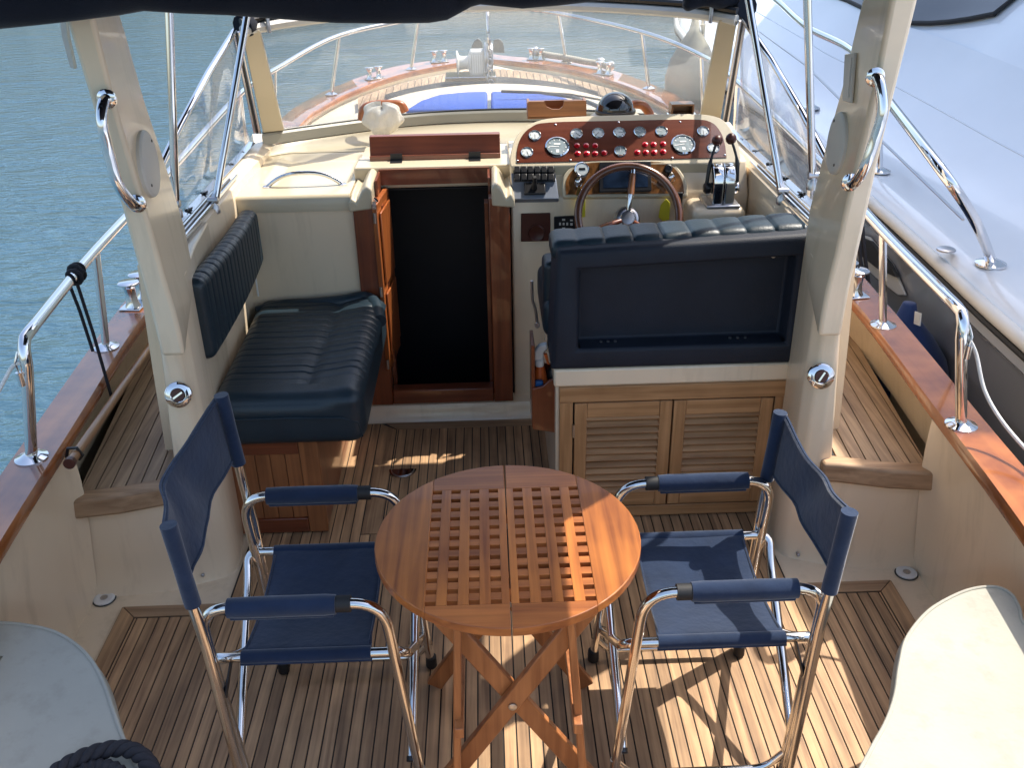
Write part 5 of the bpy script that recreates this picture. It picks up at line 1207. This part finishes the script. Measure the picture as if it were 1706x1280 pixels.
# ------------------------------------------------------------------ stern quarter cushions
def stern(S, px, Z, lab, side_px):
    P = [PZ(x, y, Z) for x, y in px]
    c = empty('quarter_seat', tuple(P[0]), lab, 'cushion')
    C = catmull(P, 6)
    far = [Vector((S*1.12, C[0].y, Z)) if False else C[0]]
    poly_ = [Vector((p.x, p.y, 0)) for p in C] + [Vector((C[-1].x, .25, 0)), Vector((S*1.22, .25, 0)), Vector((S*1.20, C[0].y-.05, 0))]
    cen = Vector((sum(p.x for p in poly_)/len(poly_), sum(p.y for p in poly_)/len(poly_), 0))
    def sh(p, d): 
        v = (cen-p); return p + v.normalized()*d
    rows = []
    for d, z in ((.012, Z-.085), (0, Z-.075), (-.004, Z-.03), (.002, Z-.008), (.012, Z)):
        rows.append([sh(p, d)+Vector((0,0,z)) for p in poly_])
    f = MB(); n = len(poly_); V = [p for r in rows for p in r]; F = []
    for i in range(len(rows)-1):
        for k in range(n): l = (k+1) % n; F.append((i*n+k, i*n+l, (i+1)*n+l, (i+1)*n+k))
    F.append(tuple(range(n))[::-1]); F.append(tuple((len(rows)-1)*n+k for k in range(n))); f.add(V, F)
    f.build('cushion', M_cream, c, smooth=24)
    f = MB(); f.tube([sh(p, .008)+Vector((0,0,Z+.0)) for p in poly_[:len(C)]], .0045, 8); f.build('piping', M_cream, c)
    f = MB(); f.prism([sh(p, .05) for p in poly_], (0,0,Z-.088)); f.build('seat_moulding', M_gel, c)
stern(-1, [(-260,1075),(-160,1050),(-60,1038),(0,1036),(45,1040),(90,1050),(130,1072),(160,1102),(180,1140),(192,1180),(205,1222),(222,1262),(245,1310),(262,1380),(270,1500)], .45, 'pale shaded vinyl cushion at the stern corner with a black rope on it', None)
stern(1, [(1990,1080),(1850,1050),(1760,1045),(1712,1040),(1700,1010),(1686,988),(1660,976),(1620,979),(1580,994),(1540,1019),(1505,1062),(1493,1110),(1487,1160),(1473,1205),(1448,1252),(1420,1310),(1405,1380),(1400,1500)], .45, 'cream vinyl cushion in full sunlight at the stern corner opposite the black rope', None)
rp = MB(); P = catmull([PZ(x, y, .485) for x, y in ((60,1320),(96,1286),(120,1271),(150,1258),(180,1250),(205,1248),(226,1254),(243,1268),(255,1290),(262,1330))], 12)
tw = [];
for k in range(3):
    L = []
    s_ = 0
    for i, p in enumerate(P):
        if i: s_ += (p-P[i-1]).length
        d = (P[min(i+1, len(P)-1)]-P[max(i-1, 0)]).normalized(); a_ = d.cross(Vector((0,0,1))).normalized(); b_ = a_.cross(d); t = s_/.075*2*PI + k*2*PI/3
        L.append(p + (a_*math.cos(t)+b_*math.sin(t))*.0085)
    rp.tube(L, .0095, 10)
tag(setmesh_origin(rp.build('mooring_rope', M_rope), P[30]), 'thick black twisted rope looping over the pale cushion at the stern corner', 'rope')
rp = MB(); P = catmull([PZ(x, y, .478) for x, y in ((120,1300),(140,1284),(165,1277),(190,1281),(205,1295),(215,1320))], 10); rp.tube(P, [.013+.002*math.sin(i*1.3) for i in range(len(P))], 10)
tag(setmesh_origin(rp.build('rope_coil', M_rope), P[20]), 'inner turn of black rope at the very corner of the pale cushion', 'rope')

# ------------------------------------------------------------------ small fittings
for S, (px, py) in ((-1, (174,999)), (1, (1510,956))):
    p = PZ(px, py, -.004); d = empty('floor_drain', tuple(p), ('white round drain in the cockpit floor corner near the shaded cushion' if S < 0 else 'white round drain in the cockpit floor corner near the sunlit cushion'), 'drain', 'floor drains')
    f = MB(); f.lathe([(.037,0),(.037,.0015)], p, (0,0,1), 32); f.build('sealant_ring', M_black, d)
    f = MB(); f.lathe([(.033,.001),(.033,.006),(.026,.009),(.014,.007)], p, (0,0,1), 32); f.build('cover', M_white, d)
    f = MB(); f.lathe([(.012,.006),(.012,.0085)], p, (0,0,1), 20); f.build('plug', M_steelb, d)
for S, (px, py) in ((-1, (338,959)), (1, (1330,925))):
    p = PY(px, py, 2.49); f = MB(); f.lathe([(.006,-.01),(.006,.003),(.004,.005)], p, (0,-1,0), 12); tag(setmesh_origin(f.build('drain_plug', M_steelb), p), ('tiny metal plug low on the port deck riser' if S < 0 else 'tiny metal plug low on the starboard deck riser'), 'plug')
p = PZ(671,785,.006); rg = empty('floor_latch', tuple(p), 'half-round polished latch plate let into the teak floor behind the table', 'latch')
f = MB(); f.prism([p+Vector((-.053,.010,0))] + [p+Vector((.053*math.cos(t), .010-.062*math.sin(t), 0)) for t in [PI-PI*k/16 for k in range(1,16)]] + [p+Vector((.053,.010,0))], (0,0,.003)); f.build('plate', M_chrome, rg)
f = MB(); f.tube([p+Vector((.044*math.cos(t), .006-.050*math.sin(t), .005)) for t in [PI-PI*k/16 for k in range(17)]], .002, 6); f.build('pull_ring', M_steelb, rg)
# boat hook along the port bulwark
a, b = PZ(114,774,.50), PY(262,560,3.12)
a = PX(116,772,-1.245); b = PX(258,566,-1.335)
bh = empty('boat_hook', tuple(a), 'wooden boat hook pole lying in black clips along the inside of the open-water bulwark', 'boat hook')
f = MB(); f.tube([a, a.lerp(b, .5), b, b+(b-a)*.15], .014, 14); f.build('pole', wood('pole_wood', (.24,.11,.045), (.48,.26,.12), .4, coat=.3, along='Y', grain=.6, island=0), bh)
f = MB(); dd = (b-a).normalized(); f.tube([a-dd*.006, a+dd*.012], .0165, 14); f.build('end_ferrule', M_brown, bh)
f = MB(); m_ = a+dd*.06; f.tube([m_+Vector((-.03,0,-.012)), m_+Vector((-.02,0,.018)), m_+Vector((.006,0,.020)), m_+Vector((.018,0,-.006)), m_+Vector((.004,0,-.020))], .005, 8); f.build('clip', M_black, bh)

# ------------------------------------------------------------------ fenders between the boats
def fender(c, r, L, m, name, lab, tip=True, axis=(0,0,1)):
    e = empty(name, tuple(c), lab, 'fender')
    prof = [(r*.12, L*.62), (r*.2, L*.5), (r*.55, L*.34), (r*.85, L*.16), (r, -.02*L), (r*.97, -.2*L), (r*.75, -.38*L), (r*.35, -.49*L), (.01, -.52*L)]
    f = MB(); f.lathe([(a, b) for a, b in prof], c, axis, 28); bd = f.build('body', m, e, smooth=80)
    return e
c = PY(1152,125,7.0); e = fender(c, .19, .62, M_fender, 'fender', 'large grey-beige covered fender hanging between the two bows')
f = MB(); f.tube([c+Vector((0,0,.36)), PY(1172,75,7.0), PY(1171,40,7.0)], .02, 8); f.build('lanyard', M_fender, e)
c = PY(1508,585,3.15); c = Vector((1.58, 3.0, .10)); c = PX(1500,585,1.62)
e = fender(c+Vector((0,0,-.10)), .21, .50, M_nav, 'fender', 'navy covered fender squeezed between the cap rail and the neighbouring hull')
f = MB(); p = PX(1528,531,1.60); f.prism([p+Vector((0,-.03,-.018)), p+Vector((.0,.02,-.03)), p+Vector((0,.03,.018)), p+Vector((0,-.02,.03))], (.004,0,0)); f.build('label', M_white, e, smooth=0)
for dx, lab in ((1432, 'dark mooring line hanging down beside the starboard arch leg'), (1440, 'second dark mooring line just right of the one beside the starboard arch leg')):
    f = MB(); P = [PY(dx-3,378,3.7), PY(dx,420,3.65), PY(dx+8,480,3.6), PY(dx+16,560,3.55)]; f.tube(catmull(P, 4), .008, 7); tag(setmesh_origin(f.build('mooring_line', M_rope), P[0]), lab, 'line')

# ------------------------------------------------------------------ the neighbouring yacht
ny = empty('neighbouring_yacht', (2.4, 4.0, -.5), 'large pale blue-white yacht moored alongside on the right, with smoked windows', 'yacht')
def nZ(y): return interp([(-3,.62),(2.5,.70),(4.5,.72),(6,.78),(8,.92),(10,1.05),(13,1.2)], y)
def onn(px, py, dz=0):
    Z = .75
    for _ in range(14): P = PZ(px, py, Z); Z = nZ(P.y)+dz
    return P
edge_px = [(1706,560),(1640,502),(1580,446),(1500,373),(1430,312),(1360,250),(1290,193),(1225,150),(1190,117),(1163,86),(1140,58),(1128,33)]
E_ = [onn(*q) for q in edge_px]
E_ = [Vector((1.60,-3,nZ(-3))), Vector((1.66,1.0,nZ(1)))] + E_
d = (E_[-1]-E_[-2]); E_ = E_ + [E_[-1]+Vector((.35,1.6,.1)), E_[-1]+Vector((1.3,3.2,.2)), E_[-1]+Vector((2.6,4.0,.25))]
EE = catmull(E_, 5)
f = MB(); rows = []
for p in EE:
    rows.append([p+Vector(o_) for o_ in ((.0,0,-.005),(-.012,0,-.10),(.03,0,-.16),(.05,0,-.34),(.075,0,-.36),(.10,0,-.62),(.28,0,-1.0),(.5,0,-1.5))])
f.loft(rows); f.build('topsides', M_nside, ny, smooth=35)
f = MB(); f.tube([p+Vector((-.005,0,-.012)) for p in EE], .026, 10); f.build('rub_rail', M_silver, ny)
f = MB(); f.tube([p+Vector((-.012,0,-.048)) for p in EE], .014, 8); f.build('black_rubber_strip', M_rubber, ny)
# deck, bulwark and cabin side as one moulding
prof = [(0,.0),(.03,.035),(.10,.045),(.22,.04),(.34,.06),(.48,.12),(.62,.21),(.74,.30),(.84,.39),(.90,.46)]
f = MB(); rows = []
for p in EE:
    k = interp([(-3,1.0),(7,1.0),(10,.8),(12,.5),(17,.2)], p.y)
    hz_ = interp([(-3,1.05),(2,1.0),(7,.95),(10,.6),(13,.3)], p.y)
    rows.append([p+Vector((a*k, 0, (b if b < .07 else .07+(b-.07)*hz_))) for a, b in prof])
f.loft(rows); f.build('deck_moulding', M_nhull, ny, smooth=60)
up_ = ((0,0),(.12,.10),(.40,.36),(.90,.62),(1.9,.80),(2.6,.82))
f = MB(); r2 = [[r[-1]+Vector((a+.0, 0, b)) for a, b in up_] for r, p in zip(rows, EE) if 5.35 < p.y < 10.5]
for i in range(6):
    t = .42*(1-i/6)**2; a_ = r2[i]; a_[0] = a_[0].lerp(a_[2], t); a_[1] = a_[1].lerp(a_[2], t)
f.loft(r2); f.build('smoked_windscreen', M_nwin, ny, smooth=60)
f = MB(); r3 = [[r[-1]+Vector((a, 0, b-.014*(p.y > 5.3))) for a, b in up_] for r, p in zip(rows, EE) if p.y < 7.2]
f.loft(r3); f.build('cabin_side', M_nhull, ny, smooth=60)
f = MB(); f.tube([r[0]+Vector((-.0,0,.008)) for r in r2], .014, 8); f.tube([q+Vector((-.01,0,.006)) for q in r2[0]], .012, 8); f.build('window_trim', M_rubber, ny)
for t_ in (.30, .62):
    i = int(len(r2)*t_); f = MB(); f.tube([q+Vector((-.004,0,.004)) for q in r2[i]], .016, 8); f.build('window_bar', M_rubber, ny)
f = MB(); f.tube([r[6]+Vector((0,0,-.001)) for r in rows if True], .005, 6); f.build('moulding_ridge', M_nhull, ny)
for px, py in ((1546,425),):
    p = onn(px+30, py-8, .05); f = MB(); f.lathe([(.035,0),(.035,.006),(.025,.010)], p, (0,0,1), 18); f.build('deck_filler', M_steelb, ny)
f = MB(); fb_ = [[(3.35,3.6,1.6),(3.35,9.4,1.6),(7.5,10.5,1.6),(7.5,3.6,1.6)],[(3.45,3.55,4.6),(3.45,8.0,4.6),(7.5,8.6,4.6),(7.5,3.55,4.6)],[(3.6,3.7,4.75),(3.6,7.8,4.75),(7.5,8.3,4.75),(7.5,3.7,4.75)]]
f.loft([[Vector(q) for q in r] for r in fb_], closed=True); f.build('flybridge', M_nhull, ny, bevel=.12, bseg=4)
# its own guard rail
RP = [(1650,440,.03),(1648,425,.10),(1620,360,.32),(1560,272,.50),(1480,168,.55),(1420,85,.58),(1345,45,.58),(1300,5,.60),(1260,-30,.60)]
P = [onn(x, y, dz) for x, y, dz in RP]
f = MB(); f.tube(catmull(P, 6), .018, 12); f.build('guard_rail', M_chrome, ny)
p = onn(1650,441,.045); f = MB(); f.lathe([(.055,-.0),(.055,.008),(.03,.02)], p, (0,0,1), 22); f.build('rail_flange', M_chrome, ny)
for (b_, t_) in (((1466,286),(1466,178)), ((1352,180),(1347,52)),):
    B_ = onn(b_[0], b_[1], .05); T_ = PY(t_[0], t_[1], B_.y); f = MB(); f.tube([B_, T_], .013, 10); f.lathe([(.05,0),(.05,.008),(.02,.02)], B_, (0,0,1), 18); f.build('stanchion', M_chrome, ny)
f = MB(); P = [onn(1605,366,.25), onn(1460,226,.33), onn(1342,108,.36), onn(1265,52,.36)]; f.tube(P, .005, 6); f.build('guard_wire', M_steelb, ny)
p = onn(1140,30,.05); 
B_ = onn(1171,75,.05); f = MB(); f.tube([B_, PY(1172,32,B_.y)], .016, 10); f.build('stanchion', M_chrome, ny)
f = MB(); vp = [PP(x, y, E_[3]+Vector((.06,0,-.3)), Vector((-1,.02,0))) for x, y in ((1428,388),(1452,395),(1490,440),(1512,492),(1500,492),(1462,462),(1432,432))]
f.prism(vp, (-.012,0,0)); f.build('vent_scoop', M_silver, ny, bevel=.004)
f = MB(); q0 = [PP(x, y, E_[3]+Vector((.05,0,-.3)), Vector((-1,.02,0))) for x, y in ((1430,392),(1455,402),(1488,440),(1499,462),(1468,448),(1432,420))]
f.prism(q0, (-.016,0,0)); f.build('vent_grille', M_black, ny)
